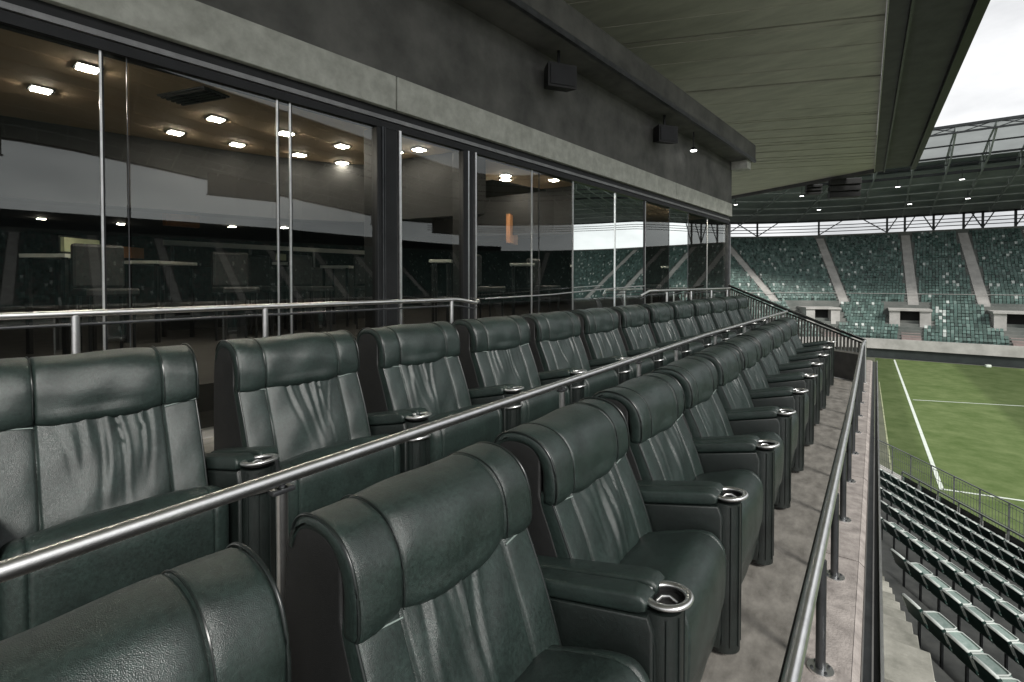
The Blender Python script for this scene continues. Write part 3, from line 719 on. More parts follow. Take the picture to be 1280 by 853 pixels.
# bar counter, tall tables, high backed chairs
t = empty('bar_counter', (-8.9, 4.8, .9), -.09, 'long bar counter with a pale ledge deep in the lounge', 'bar counter')
MB().box(-.3, .3, -1.9, 1.9, 0, 1.0).build('counter_front', M['dark_chair'], t)
MB().box(-.34, .36, -1.95, 1.95, 1.001, 1.04).build('counter_top', M['dark_chair'], t)
MB().box(-.1, -.04, -1.9, 1.9, 1.36, 1.44).build('ledge', M['tabletop'], t)  # ledge has the plain pale tabletop colour
for k in range(4): MB().box(-.09, -.05, -1.8 + k * 1.19, -1.76 + k * 1.19, 1.041, 1.359).build('ledge_post', M['steel_dk'], t)
def tall_table(x, y, lx, ly, rz, top, label, mt='tabletop', box=None):
    t = empty('tall_table', (x, y, .9), rz, label, 'table', 'tall tables in the lounge')
    MB().bevbox(-lx / 2, lx / 2, -ly / 2, ly / 2, top - .94, top - .9, .004).build('table_top', M[mt], t)
    for sx in (-1, 1):
        for sy in (-1, 1):
            MB().box(sx * (lx / 2 - .05) - .02, sx * (lx / 2 - .05) + .02, sy * (ly / 2 - .05) - .02, sy * (ly / 2 - .05) + .02, 0, top - .941).build('leg', M['black_metal'], t)
def tall_chair(x, y, rz, label):
    t = empty('tall_chair', (x, y, .9), rz, label, 'chair', 'high backed lounge chairs')
    MB().bevbox(-.22, .22, -.22, .22, .62, .70, .02).build('seat', M['dark_chair'], t)
    MB().bevbox(-.24, -.17, -.22, .22, .70, 1.16, .03).build('backrest', M['dark_chair'], t)
    for sx in (-1, 1):
        for sy in (-1, 1): MB().cyl(sx * .18, sy * .18, 0, .62, .015, 8).build('leg', M['black_metal'], t)
tall_table(-7.05, 1.30, .5, .42, .6, 1.96, 'small pale table behind the leftmost pane')
tall_table(-7.5, 2.35, .5, .72, .6, 1.93, 'pale table beside the amber menu board')
tall_table(-8.9, 3.85, .5, .70, .6, 1.93, 'pale table before the bar counter ledge')
tall_table(-7.35, 4.05, .4, .36, .6, 1.97, 'small pale table left of the double mullion')
tall_table(-7.4, 4.98, .5, .50, .6, 1.94, 'pale table left of the wide black pillar')
tall_table(-4.75, 4.8, .3, .30, .6, 1.97, 'little pale table just right of the wide black pillar')
tall_table(-4.5, 6.4, .4, .50, .6, 1.96, 'pale table between the black pillars and middle panes')
tall_table(-4.2, 7.9, .4, .60, .4, 1.97, 'pale table behind the panes right of the middle')
tall_table(-3.9, 9.6, .4, .70, .3, 1.99, 'pale table behind the far panes')
tall_table(-3.7, 11.3, .4, .80, .3, 2.02, 'pale table nearest the far end of the lounge')
for i, (x, y) in enumerate([(-6.3, 1.5), (-6.6, 2.9), (-7.1, 3.6), (-6.5, 3.9), (-6.4, 4.9), (-4.3, 5.2), (-4.4, 6.9), (-4.0, 8.5), (-3.8, 10.3)]):
    tall_chair(x, y, random.uniform(-.4, .6), 'dark high-backed chair in the lounge, ' + ['leftmost of all', 'second from the left', 'third from the left', 'fourth from the left', 'fifth, just left of the pillar',
                                                     'just right of the pillar', 'behind the middle panes', 'third from the far end', 'nearest the far end'][i])
def board(x, y, z, w, h, m, label):
    t = empty('menu_board', (x, y, z), .6, label, 'board')
    MB().box(-.02, .02, -w / 2, w / 2, 0, h).build('panel', M[m], t)
    MB().box(-.03, -.021, -w / 2 - .02, w / 2 + .02, -.02, h + .02).build('frame', M['black_metal'], t)
    MB().bar((-.03, 0, -.02), (-.03, 0, .9 - z), .03, .03).build('stand', M['black_metal'], t)
board(-6.98, 1.45, 1.99, .42, .15, 'olive_panel', 'pale olive panel standing on the leftmost table')
board(-7.6, 2.05, 1.97, .42, .14, 'wood', 'small amber panel above a pale table')
board(-7.35, 3.9, 2.0, .24, .10, 'olive_panel', 'small pale olive panel by the double mullion')
t = empty('wood_panel', (-7.35, 2.55, 2.50), .1, 'amber wooden panel high on the bulkhead behind the second pane', 'panel')
MB().box(-.05, .05, -.2, .2, -.1, .28).build('panel', M['wood'], t)
t = empty('wood_panel', (-5.15, 7.02, 2.45), .4, 'amber wooden panel high up behind the middle panes', 'panel')
MB().box(-.05, .02, -.3, .3, -.1, .40).build('panel', M['wood'], t)

# ================================================================== ROOF OVER THE TERRACE
rf = empty('stand_roof', (-3, 15, 7), 0, 'broad olive lined roof over the terrace with dark gutter edge', 'roof')
def rxy(x, y, z): return (x + 3, y - 15, z - 7)
seam0 = [-8.5, -5.0, -1.5, 2.0, 5.4, 8.8, 12.1, 15.6, 18.9, 22.1, 25.4]       # y at x = 0; the joints slant by .42 per metre
xl, xr = -9.0, 0.27
for i, y0 in enumerate(seam0):
    y1 = seam0[i + 1] if i + 1 < len(seam0) else None
    g = .05
    def yl(v): return v + .42 * xl
    if y1 is not None:
        c = [(xl, yl(y0) + g), (xr, y0 + .42 * xr + g), (xr, y1 + .42 * xr - g), (xl, yl(y1) - g)]
    else:
        c = [(xl, yl(y0) + g), (xr, y0 + .42 * xr + g), (xr, 28.6), (-6.6, 32.3), (xl, 33.6)]
    dz = random.uniform(-.012, .012)
    nn = len(c); v = [rxy(p[0], p[1], 7.0 + dz) for p in c] + [rxy(p[0], p[1], 7.12 + dz) for p in c]
    MB().add(v, [tuple(range(nn - 1, -1, -1)), tuple(range(nn, 2 * nn))] + [(k, (k + 1) % nn, nn + (k + 1) % nn, nn + k) for k in range(nn)]).build('roof_panel', M['soffit'], rf)
    # lining battens
v = [rxy(x, y, z) for z in (7.125, 7.4) for x, y in ((xl, -12.5), (xr, -8.4), (xr, 28.5), (-6.6, 32.2), (xl, 33.5))]
MB().add(v, [(4, 3, 2, 1, 0), (5, 6, 7, 8, 9)] + [(k, (k + 1) % 5, 5 + (k + 1) % 5, 5 + k) for k in range(5)]).build('roof_deck', M['gutter'], rf)
bt = MB()
for k in range(60):
    y0 = -8.0 + k * 1.13
    a = Vector(rxy(xl + .1, y0 + .42 * (xl + .1), 6.99)); b = Vector(rxy(xr - .02, y0 + .42 * xr, 6.99))
    if y0 + .42 * xr < 28.2: bt.bar(a, b, .03, .02)
bt.build('batten', M['soffit'], rf)['kind'] = 'stuff'
def strip(name, xa, xb, z0, z1, m, y0=-8.5, y1=28.9): return MB().box(*[q for q in (xa + 3, xb + 3, y0 - 15, y1 - 15, z0 - 7, z1 - 7)]).build(name, m, rf)
strip('gutter', .29, .62, 6.90, 7.35, M['gutter'])
strip('gutter_lip', .275, .30, 6.86, 7.0, M['fascia'])
strip('gutter_lip', .63, .68, 6.82, 7.30, M['steel_dk'])
strip('edge_panel', .69, 1.60, 7.0, 7.3, M['gutter'])
strip('edge_beam', 1.61, 1.80, 6.85, 7.45, M['black_metal'])
MB().bar(Vector(rxy(.3, 28.65, 6.95)), Vector(rxy(-6.6, 32.35, 6.95)), .18, .25).bar(Vector(rxy(-6.6, 32.35, 6.95)), Vector(rxy(xl, 33.6, 6.95)), .18, .25).build('end_beam', M['gutter'], rf)
# equipment hanging at the roof's far end
for i, (x, y, s_, lb) in enumerate([(-.9, 29.6, 1.1, 'bulky dark speaker cluster hanging at the far roof edge'), (-2.3, 30.4, .6, 'small dark speaker cluster left of the bulky one')]):
    t = empty('speaker_cluster', (x, y, 6.85), .3, lb, 'loudspeaker')
    for k in range(3): MB().bevbox(-s_ * .6, s_ * .6, -.25 + .08 * k, .25 + .08 * k, -s_ * .28 * (k + 1), -s_ * .28 * k - .02, .02).build('cabinet', M['black'], t)
    MB().tube([(-s_ * .4, 0, 0), (-s_ * .4, 0, .1)], .02, 6).tube([(s_ * .4, 0, 0), (s_ * .4, 0, .1)], .02, 6).build('bracket', M['truss'], t)

# ================================================================== PITCH AND GROUND
def sheet(name, x0, x1, y0, y1, z, m):
    return struct(MB().add([(x0, y0, z), (x1, y0, z), (x1, y1, z), (x0, y1, z)], [(0, 1, 2, 3)]).build(name, m))
sheet('ground', -700, 700, -700, 700, -8.05, M['wallgrey'])
sheet('pitch', -2.2, 71.2, 10, 76.2, -8.0, M['grass'])
struct(MB().add([(-2.3, 14, -7.99), (1.15, 14, -7.99), (1.05, 76.2, -7.99), (-2.3, 76.2, -7.99)], [(0, 1, 2, 3)]).build('pitch_verge', mat('grey green verge', (.085, .095, .06), .9, var2=(.15, .155, .11), vscale=.7)))
ln = MB()
def line(a, b, w=.14):
    a = Vector((*a, 0)); b = Vector((*b, 0)); d = (b - a).normalized(); nrm = Vector((-d.y, d.x, 0)) * w / 2
    ln.add([(q.x, q.y, -7.984) for q in (a - nrm, b - nrm, b + nrm, a + nrm)], [(0, 1, 2, 3)])
line((2.95, 29.6), (2.95, 75.5), .17); line((2.95, 29.7), (60, 41.0 - .1), .15); line((3.2, 50.8), (60, 72.0), .14)
struct(ln.build('pitch_lines', M['white_line']))
line2 = MB().add([(1.12, 30, -7.982), (1.20, 30, -7.982), (1.18, 58, -7.982), (1.12, 58, -7.982)], [(0, 1, 2, 3)]); struct(line2.build('verge_line', mat('faded line', (.34, .36, .22), .9, var=.4, vscale=3)))

ORD = ['first', 'second', 'third', 'fourth', 'fifth', 'sixth', 'seventh', 'eighth', 'ninth', 'tenth', 'eleventh', 'twelfth', 'thirteenth', 'fourteenth', 'fifteenth', 'sixteenth',
       'seventeenth', 'eighteenth', 'nineteenth', 'twentieth'] + ['twenty-' + w for w in ('first', 'second', 'third', 'fourth', 'fifth', 'sixth', 'seventh', 'eighth', 'ninth')]
# ================================================================== LOWER TIER below the parapet
n2 = Vector((.85, .5268)); r2 = Vector((.5268, -.85))
lt = empty('lower_tier', (0, 0, 0), 0, 'steep concrete rows of the lower tier below the coping', 'stand')
def sp(s_, t_): return n2 * s_ + r2 * t_
rows = []
DR = 1.25
for k in range(-3, 6):
    s_ = 6.95 + DR * k; z = -4.0 - .42 * k
    tmin = (.17 - .85 * s_) / .5268; tmax = 9.0
    mb = MB()
    c = [sp(s_ - .40, tmin + .1), sp(s_ + DR - .41, tmin - 1.6), sp(s_ + DR - .41, tmax), sp(s_ - .40, tmax)]
    mb.prism([(p.x, p.y) for p in c], z - .95, z - .42)
    mb.build('tread', M['tread_shaded'], lt)
    rows.append((s_, z - .42, tmin))
s_ = 6.95 + DR * 5
c = [sp(s_ + DR - .40, -25), sp(s_ + 1.9, -28), sp(s_ + 1.9, 9), sp(s_ + DR - .40, 9)]
MB().prism([(p.x, p.y) for p in c], -8.0, -7.05).build('front_walk', M['stand_conc'], lt)
c = [sp(s_ + 1.91, -28), sp(s_ + 2.3, -28), sp(s_ + 2.3, 9), sp(s_ + 1.91, 9)]
MB().prism([(p.x, p.y) for p in c], -8.0, -6.95).build('kerb', M['stand_light'], lt)
# aisle stairs beside the box wall
stt = empty('aisle_stairs', (0.3, 9, -3.4), 0, 'narrow concrete stairs descending beside the coping wall', 'stairs')
for k in range(14):
    y = 5.2 + .62 * k; z = -1.75 - .23 * k
    xr_ = .50 - .022 * k + random.uniform(-.02, .02)
    MB().bevbox(.09 - .3, xr_ - .3, y - 9, y + .60 - 9, z - .6 + 3.4, z + 3.4, .008).build('step', M['stair'], stt)
# near seats, each a thing
bs = MB(); W_ = .19
prof = [(-.02, .02), (-.05, .12), (-.09, .22), (-.11, .29), (-.165, .285), (-.125, .20), (-.085, .11), (-.045, .0)]
SB = loft(prof, [-W_, -W_ + .02, -.1, 0, .1, W_ - .02, W_], lambda y: .003 if abs(y) > .2 else 0, lambda i, p, y: 0).mesh('seat_back', M['seat_back'], 50)
prof = [(-.02, .0), (.02, -.02), (.35, .01), (.39, .01), (.39, -.015), (.33, -.03), (.0, -.05)]
SP_ = loft(prof, [-W_, -W_ + .02, 0, W_ - .02, W_], lambda y: .003 if abs(y) > .2 else 0, lambda i, p, y: 0).mesh('seat_pan', M['seat_pan'], 50)
rim = MB().tube([(-.06, -W_, .10), (-.11, -W_, .21), (-.138, -W_ + .03, .285), (-.142, 0, .292), (-.138, W_ - .03, .285), (-.11, W_, .21), (-.06, W_, .10)], .026, 6)
RIMB = rim.mesh('rim', M['seat_rim'], 60); rim = MB()
rim.tube([(0, -W_, .0), (.34, -W_, .02), (.39, -W_ + .03, .02), (.395, 0, .018), (.39, W_ - .03, .02), (.34, W_, .02), (0, W_, .0)], .012, 6)
RIM = rim.mesh('rim', M['seat_rim'], 60)
BRK = MB().box(-.03, .0, -.015, .015, -.42, -.03).mesh('bracket', M['steel_dk'])
count = 0; rot = math.atan2(n2.y, n2.x); over = []
cand = []
for (s_, z, tmin) in rows:
    tt = 2.4
    while True:
        tt -= .425
        p = sp(s_, tt)
        lim = .40 if p.y < 13 else .10
        if p.x < lim + .25: break
        if p.x > .22 * p.y + 1.6 or p.y < 5: continue
        cand.append((p.length, p.x, p.y, z))
cand.sort()
for d_, x, y, z in cand[:295]:
    ri = ['lowest', 'second lowest', 'third lowest', 'fourth lowest', 'fifth lowest', 'sixth lowest', 'seventh lowest', 'eighth lowest', 'topmost'][[round(q[1], 3) for q in rows][::-1].index(round(z, 3))]
    same = sorted([c for c in cand[:295] if abs(c[3] - z) < .01], key=lambda c: c[1]); no = [c[1] for c in same].index(x)
    t = empty('stadium_seat', (x, y, z + .44), rot, 'green pale-rimmed seat in the %s row of the lower tier, %s from the coping' % (ri, ORD[no]), 'stadium seat', 'stadium seats of the lower tier')
    bk = link('seat_back', SB, t); pn = link('seat_pan', SP_, t); link('rim', RIMB, bk); link('rim', RIM, pn); link('bracket', BRK, t)
# railing between rows and walkway: green glass panels
rl = empty('glass_railing', (0, 0, 0), 0, 'low railing of green glass panels in front of the lower tier rows', 'railing')
sR = 6.95 + DR * 5 + 1.0
for k in range(14):
    a = sp(sR, -20.5 + k * .9); b = sp(sR, -20.5 + k * .9 + .9)
    if a.x < .25: continue
    MB().bar((a.x, a.y, -7.1), (a.x, a.y, -6.05), .05, .05).build('post', M['fence'], rl)
    if k < 13: MB().bar(((a.x * .93 + b.x * .07), (a.y * .93 + b.y * .07), -6.6), ((a.x * .07 + b.x * .93), (a.y * .07 + b.y * .93), -6.6), .012, .85).build('glass_panel', M['clear'], rl)
a = sp(sR, -20.5); b = sp(sR, -20.5 + 12.6); MB().bar((a.x, a.y, -6.03), (b.x, b.y, -6.03), .05, .05).build('top_rail', M['fence'], rl)
# pitch fence
fn = empty('pitch_fence', (0, 0, 0), 0, 'tall dark wire fence curving along the pitch corner', 'fence')
sF = s_ = 6.95 + DR * 5 + 2.1
for k in range(22):
    a = sp(sF, -26 + k * 1.1); b = sp(sF, -26 + (k + 1) * 1.1)
    if b.x < -.5: continue
    MB().bar((a.x, a.y, -6.98), (a.x, a.y, -5.75), .05, .05).build('post', M['fence'], fn)
    mb = MB()
    for j in range(1, 9):
        q = a + (b - a) * (j / 9); mb.bar((q.x, q.y, -6.9), (q.x, q.y, -5.8), .012, .012)
    for zz in (-6.9, -6.55, -6.2, -5.85): mb.bar((a.x, a.y, zz), (b.x, b.y, zz), .014, .014)
    mb.build('wire_panel', M['wire'], fn)
a = sp(sF, -26); b = sp(sF, -26 + 24); MB().bar((a.x, a.y, -5.74), (b.x, b.y, -5.74), .04, .04).build('top_rail', M['fence'], fn)

# ================================================================== THE BIG STAND round the pitch
base = []
def arc(cx_, cy_, r, a0, a1, n):
    for k in range(n + 1):
        a = math.radians(a0 + (a1 - a0) * k / n); base.append(Vector((cx_ + r * math.sin(a), cy_ + r * math.cos(a))))
base += [Vector((-12, 40)), Vector((-12, 44)), Vector((-12, 48)), Vector((-12, 52)), Vector((-12, 56.5))]
arc(3, 62, 15, -90, 0, 26)
for k in range(1, 20): base.append(Vector((3 + 57 * k / 20, 77)))
arc(58, 63, 14, 0, 90, 16)
for k in range(1, 18): base.append(Vector((72, 63 - k * 6)))
NB = len(base); nrm = []
for i in range(NB):
    a = base[max(0, i - 1)]; b = base[min(NB - 1, i + 1)]; d = (b - a).normalized(); nrm.append(Vector((-d.y, d.x)))
def off(i, s_): return base[i] + nrm[i] * s_
def zadd(p):      # the roof lifts away from the stand towards the right side
    t = max(0, min(1, (p.x - 18) / 50)); t = t * t * (3 - 2 * t)
    u = max(0, min(1, (60 - p.y) / 60)) if p.x > 60 else 0
    return 4.5 * t + 6.5 * u
cum = [0]
for i in range(1, NB): cum.append(cum[-1] + (base[i] - base[i - 1]).length)
def at_len(L_, s_):
    for i in range(1, NB):
        if cum[i] >= L_:
            f = (L_ - cum[i - 1]) / (cum[i] - cum[i - 1])
            p = off(i - 1, s_).lerp(off(i, s_), f); n_ = nrm[i - 1].lerp(nrm[i], f).normalized(); return p, n_
    return off(NB - 1, s_), nrm[-1]
Z0 = -5.75; NR = 40; RD = .655; RH = .382
bst = empty('main_stand', (0, 77, -8), 0, 'huge sweeping stand of green seats behind the far end of the pitch', 'stand')
BL = Vector((0, 77, -8))
def strip3(name, prof, m, i0=0, i1=None, parent=bst, lift=False):
    i1 = NB if i1 is None else i1
    mb = MB(); n = len(prof); vs = []; fs = []
    for i in range(i0, i1):
        for s_, z in prof:
            p = off(i, s_); vs.append((p.x - BL.x, p.y - BL.y, z - BL.z + (zadd(base[i]) if lift else 0)))
    for j in range(i1 - i0 - 1):
        for k in range(n - 1): fs.append((j * n + k, j * n + k + 1, (j + 1) * n + k + 1, (j + 1) * n + k))
    mb.add(vs, fs); o = mb.build(name, m, parent); return o
pr = [(0.6, Z0 - .2)]
for k in range(NR):
    pr += [(.8 + RD * k, Z0 + RH * k), (.8 + RD * (k + 1), Z0 + RH * k)]
ZT = Z0 + RH * (NR - 1); ST = .8 + RD * NR
pr += [(ST, ZT + .9), (ST + .3, ZT + .9), (ST + .3, -8)]
strip3('terraces', pr, M['stand_conc'])
strip3('front_parapet', [(0, -8.0), (0, -6.85)], M['adwall'])
strip3('front_parapet', [(-.25, -6.85), (-.25, -5.6), (.1, -5.6), (.1, -6.85), (-.25, -6.85)], M['stand_light'])
# stairways and vomitories: position by length along the base curve
Ls = cum[30] if NB > 30 else 0
L0 = [cum[i] for i in range(NB) if abs(base[i].x - 3) < .01 and abs(base[i].y - 77) < .01][0]   # start of the straight
def Larc(deg): return L0 - math.radians(deg) * 15
aisles = [Larc(62), Larc(36), Larc(13.5), L0 + 2.3, L0 + 9.3, L0 + 16.5, L0 + 24, L0 + 31.5, L0 + 39, L0 + 46.5] + [L0 + 54 + 9 * k for k in range(14)]
voms = [Larc(24), L0 + 1.7, L0 + 11.6, L0 + 28, L0 + 43] + [L0 + 60 + 22 * k for k in range(5)]
aw_ = 1.15
ai = 0
for L_ in aisles:
    mb = MB(); s0 = .8 + RD * 9 if ai > 0 else .8
    k0 = 12 if any(abs(L_ - v) < 4.5 for v in voms) else 0
    for k in range(k0, NR):
        for h in (0, 1):
            s_ = .8 + RD * (k + h * .5) - .03; z = Z0 + RH * (k - 1 + h * .5) + RH * .5 + .02
            f = 1
            p, n_ = at_len(L_, s_); q, _ = at_len(L_, s_ + RD * .5); tdir = Vector((-n_.y, n_.x)) * aw_ / 2
            vs = []
            for zz in (z - .3, z + RH * .5):
                for c in (p - tdir, p + tdir, q + tdir, q - tdir): vs.append((c.x - BL.x, c.y - BL.y, zz - BL.z))
            mb.add(vs, [(4, 5, 6, 7), (0, 1, 5, 4), (1, 2, 6, 5), (3, 0, 4, 7)])
    mb.build('stairway', M['stand_light'], bst); ai += 1
# vomitories
def quadbox(mb, L_, da, db, s0, s1, z0, z1):
    p0, n_ = at_len(L_, s0); td = Vector((n_.y, -n_.x))
    c = [p0 + td * da, p0 + td * db, p0 + td * db + n_ * (s1 - s0), p0 + td * da + n_ * (s1 - s0)]
    vs = [(q.x - BL.x, q.y - BL.y, z - BL.z) for z in (z0, z1) for q in c]
    return mb.add(vs, [(0, 3, 2, 1), (4, 5, 6, 7), (0, 1, 5, 4), (1, 2, 6, 5), (2, 3, 7, 6), (3, 0, 4, 7)])
for v_ in voms:
    vm = MB(); zb = -4.5; sv = 4.0
    quadbox(vm, v_, -2.1, -1.0, sv, sv + 4, zb, -2.2); quadbox(vm, v_, 1.0, 2.1, sv, sv + 4, zb, -2.2)
    o = vm.build('vomitory_wall', M['stand_light'], bst)
    quadbox(MB(), v_, -2.2, 2.2, sv - .2, sv + 4.6, -2.19, -1.95).build('vomitory_roof', M['stand_light'], bst)
    quadbox(MB(), v_, -.999, .999, sv + 1.0, sv + 4, zb, -2.2).build('vomitory_opening', M['opening'], bst)
    mb = MB()
    for k in range(6): quadbox(mb, v_, -.95, .95, .3 + k * .63, .3 + (k + 1) * .63, -6.2, Z0 + .1 + k * .24)
    mb.build('vomitory_path', M['path_red'], bst)
# far seats: thousands, one mass
fsm = MB(); vs = fsm.v; fs = fsm.f
rs = random.Random(5)
for k in range(NR):
    s_ = .8 + RD * k + .5; z = Z0 + RH * k
    L_ = 6.0 if k else 6.0
    # step in true arc length at this offset
    while L_ < cum[-1] - 4:
        p, n_ = at_len(L_, s_)
        # local stretch
        p2, _ = at_len(L_ + .1, s_); st_ = max(.4, (p2 - p).length / .1)
        Lc = L_; L_ += .36 / st_
        if any(abs(Lc - a) * st_ < aw_ / 2 + .25 for a in aisles if not (k < 11 and any(abs(a - v) < 4.5 for v in voms))): continue
        if any(abs(Lc - v) < 2.35 and (sv - .6) < s_ < sv + 4.9 for v in voms): continue
        if any(abs(Lc - v) < 1.3 and s_ <= sv for v in voms): continue
        if p.y < 28 and rs.random() < .35: continue
        td = Vector((n_.y, -n_.x)) * .145
        x0, y0 = p.x, p.y; b = len(vs)
        up_ = rs.random() < .55
        zb_ = z + .32; zt = z + .66 + rs.uniform(-.02, .02)
        bx, by = x0 + n_.x * .18, y0 + n_.y * .18
        fx_, fy_ = x0 - n_.x * .22, y0 - n_.y * .22
        zf = zb_ + .03
        if up_: fx_, fy_, zf = x0 + n_.x * .05, y0 + n_.y * .05, zb_ + .30
        vs += [(x0 - td.x, y0 - td.y, zb_), (x0 + td.x, y0 + td.y, zb_), (bx + td.x, by + td.y, zt), (bx - td.x, by - td.y, zt),
               (fx_ + td.x, fy_ + td.y, zf), (fx_ - td.x, fy_ - td.y, zf),
               (x0 - td.x, y0 - td.y, z + .0), (x0 + td.x, y0 + td.y, z + .0)]
        fs += [(b, b + 1, b + 2, b + 3), (b, b + 1, b + 4, b + 5), (b + 6, b + 7, b + 1, b)]
me = bpy.data.meshes.new('far_seats'); me.from_pydata(vs, [], fs); me.update(); me.materials.append(M['far_seats'])
o = link('stadium_seats', me)
tag(o, 'thousands of green seats filling the far stand round the pitch', 'seats', kind='stuff')
# guard rails across the stand above the vomitories
g = MB()
for i in range(18, 60):
    if i + 1 < NB:
        a = off(i, 9.9); b = off(i + 1, 9.9)
        g.bar((a.x - BL.x, a.y - BL.y, -.05 - BL.z), (b.x - BL.x, b.y - BL.y, -.05 - BL.z), .07, .07)
g.build('guard_rail', M['stand_light'], bst)

# ---- its roof on struts with the open slit
fr_ = empty('far_roof', (0, 77, -8), 0, 'dark ring roof with lattice trusses above the far stand', 'roof')
zs = ZT + .9
zs += .35
roof = [(ST + 1.2, zs + 2.1), (ST - 6, zs + 3.2), (ST - 13, zs + 4.6), (8.0, zs + 6.2)]
strip3('roof_lining', roof, M['roof_dark'], parent=fr_, lift=True)
strip3('roof_sheet', [(7.9, zs + 7.3), (3.0, zs + 8.3), (-1.5, zs + 9.2)], M['roof_grey'], parent=fr_, lift=True, i1=48)
strip3('roof_lining', [(8.0, zs + 6.2), (3.0, zs + 8.3), (-1.5, zs + 9.2)], M['roof_dark'], parent=fr_, lift=True, i0=47)
mb = MB()
for i in range(60, NB - 1):
    h0 = 1.2 + 1.6 * min(1, (i - 60) / 12); h1 = 1.2 + 1.6 * min(1, (i - 59) / 12)
    a = off(i, ST + .4); b = off(i + 1, ST + .4); zz = ZT + .88 - BL.z
    mb.add([(a.x - BL.x, a.y - BL.y, zz), (b.x - BL.x, b.y - BL.y, zz), (b.x - BL.x, b.y - BL.y, zz + h1), (a.x - BL.x, a.y - BL.y, zz + h0)], [(0, 1, 2, 3)])
mb.build('rear_wall', M['adwall'], bst)
for k_, (i, w_, h_) in enumerate([(64, 9, 3.2), (68, 7, 2.6), (73, 12, 3.0), (79, 8, 3.4)]):  # added dark panels, shaping the stepped edge of the sky mirrored in the glass
    p = off(i, ST - 4); t = empty('reflection_panel', (p.x, p.y, zs + 2.3 + zadd(base[i])), -PI / 2, 'added dark panel under the side stand roof, stepping the mirrored sky band, ' + ORDS[k_], 'added panel')
    MB().box(-w_ / 2, w_ / 2, -.3, .3, -h_, .9).build('panel', M['adwall'], t)
    MB().box(-w_ / 2 - .2, w_ / 2 + .2, -.35, .35, -h_ - .2, -h_ - .01).build('frame', M['truss'], t)
strip3('roof_top', [(ST + 1.2, zs + 2.3), (8.0, zs + 7.4)], M['roof_dark'], parent=fr_, lift=True)
def P3(i, s_, z): p = off(i, s_); return Vector((p.x - BL.x, p.y - BL.y, z - BL.z + zadd(base[i])))
def ringbar(mb, s_, z, w, h, i0=0, i1=None, step=1):
    for i in range(i0, (i1 or NB) - step, step): mb.bar(P3(i, s_, z), P3(i + step, s_, z), w, h)
for dz in (.25, .80, 1.35): mb = MB(); ringbar(mb, ST + .2, zs + dz, .13, .13, 0, 66); mb.build('slit_rail', M['truss'], fr_)
mb = MB(); ringbar(mb, ST + .2, zs + 2.15, .3, .3); mb.build('ring_beam', M['truss'], fr_)
Lp = 8.0; k = 0
while Lp < cum[-1] - 6:
    p, n_ = at_len(Lp, ST + .2); q1, _ = at_len(Lp + 1.3, ST + .2); q0, _ = at_len(Lp - 1.3, ST + .2)
    mb = MB()
    A = Vector((p.x - BL.x, p.y - BL.y, zs - .35 - BL.z)); za = zadd(at_len(Lp, 0)[0])
    mb.bar(A, A + Vector((0, 0, 2.55 + za)), .30, .30)
    mb.bar(A, Vector((q1.x - BL.x, q1.y - BL.y, zs + 2.15 + za - BL.z)), .16, .16)
    if k % 2 == 0: mb.bar(A, Vector((q0.x - BL.x, q0.y - BL.y, zs + 2.15 + za - BL.z)), .16, .16)
    if p.x > 45: Lp += 9; continue
    mb.build('strut', M['truss'], fr_)
    Lp += 3.6 if k % 3 else 2.2; k += 1
# underside trusses running from back to inner edge
Lp = 10; 
while Lp < cum[-1] - 8:
    mb = MB()
    def Q(s_, z): p, _ = at_len(Lp, s_); return Vector((p.x - BL.x, p.y - BL.y, z - BL.z + zadd(at_len(Lp, 0)[0])))
    lo = [(ST - 2, zs + 2.0), (ST - 8, zs + 2.9), (ST - 14, zs + 3.9), (7, zs + 5.2), (2.5, zs + 6.2), (-1.5, zs + 8.6)]
    hi = [(ST - 2, zs + 2.6), (ST - 8, zs + 3.6), (ST - 14, zs + 4.9), (7, zs + 7.0), (2.5, zs + 8.3), (-1.5, zs + 9.15)]
    for a, b in zip(lo[:-1], lo[1:]): mb.bar(Q(*a), Q(*b), .16, .16)
    for a, b in zip(hi[2:-1], hi[3:]): mb.bar(Q(*a), Q(*b), .16, .16)
    for a, b in zip(lo, hi): mb.bar(Q(*a), Q(*b), .10, .10)
    for a, b in zip(lo[:-1], hi[1:]): mb.bar(Q(*a), Q(*b), .09, .09)
    mb.build('truss', M['truss_light'], fr_)
    Lp += 3.4
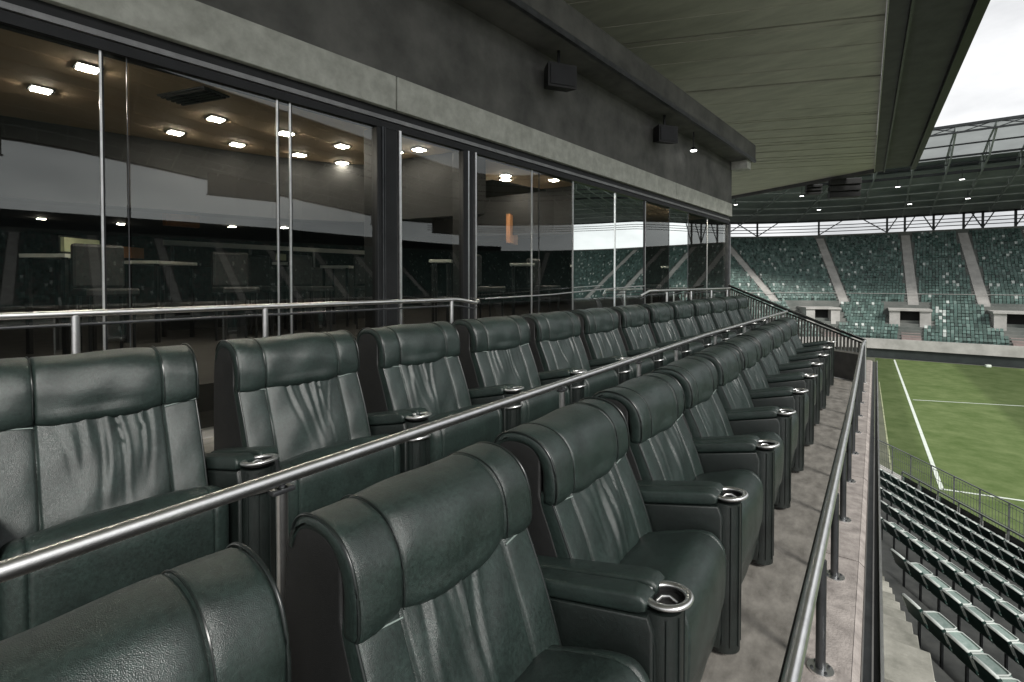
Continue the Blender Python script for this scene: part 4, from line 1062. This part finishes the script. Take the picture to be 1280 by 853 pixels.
for s_, z, w in ((-1.5, zs + 9.3, .30), (-1.5, zs + 8.5, .20), (1.0, zs + 7.6, .16), (3, zs + 6.6, .22), (5.4, zs + 6.1, .14), (7.6, zs + 5.4, .34), (10.5, zs + 4.7, .12), (14, zs + 4.0, .16), (17, zs + 3.3, .12), (20, zs + 2.7, .16)):
    mb = MB(); ringbar(mb, s_, z, w, w); mb.build('purlin', M['truss_light' if s_ > 8 else 'truss'], fr_)
zig = MB()
for i in range(20, 58):
    if i + 1 < NB: zig.bar(P3(i, -1.5, zs + 8.5), P3(i + 1, -1.5, zs + 9.3), .09, .09); zig.bar(P3(i + 1, -1.5, zs + 8.5), P3(i, -1.5, zs + 9.3), .09, .09)
zig.build('lattice', M['truss'], fr_)
# floodlamps under the roof
for i, (L_, s_, z) in enumerate([(L0 - 12, 12, zs + 3.4), (L0 - 7, 9, zs + 4.2), (L0 - 4.5, 16, zs + 3.0), (L0 + .5, 8.5, zs + 4.6), (L0 + 2.2, 16, zs + 3.0), (L0 + 7, 8.5, zs + 4.8), (L0 + 8.5, 16, zs + 3.2), (L0 + 14, 10, zs + 4.4)]):
    p, n_ = at_len(L_, s_)
    t = empty('floodlamp', (p.x, p.y, z), 0, 'small lit floodlamp hanging under the far roof, ' + ORDS[i], 'floodlamp', 'floodlamps under the far roof')
    MB().box(-.28, .28, -.14, .14, -.2, 0).build('housing', M['truss'], t)
    MB().box(-.24, .24, -.10, .10, -.24, -.201).build('lens', M['flood'], t)
    MB().bar((0, 0, 0), (0, 0, 1.1), .06, .06).build('stem', M['truss'], t)
# small pale bags and one ball near the far wall
for i, (x, y, w_, h_, lb) in enumerate([(11.2, 75.2, .5, .3, 'small white bag on the grass by the far wall')]):
    t = empty('bag', (x, y, -8), .4, lb, 'bag')
    MB().bevbox(-w_ / 2, w_ / 2, -.15, .15, 0, h_, .05).build('body', M['white_line'], t, 60)
    MB().tube([(-.12, 0, h_), (-.08, 0, h_ + .1), (.08, 0, h_ + .1), (.12, 0, h_)], .015, 6).build('handle', M['black'], t)
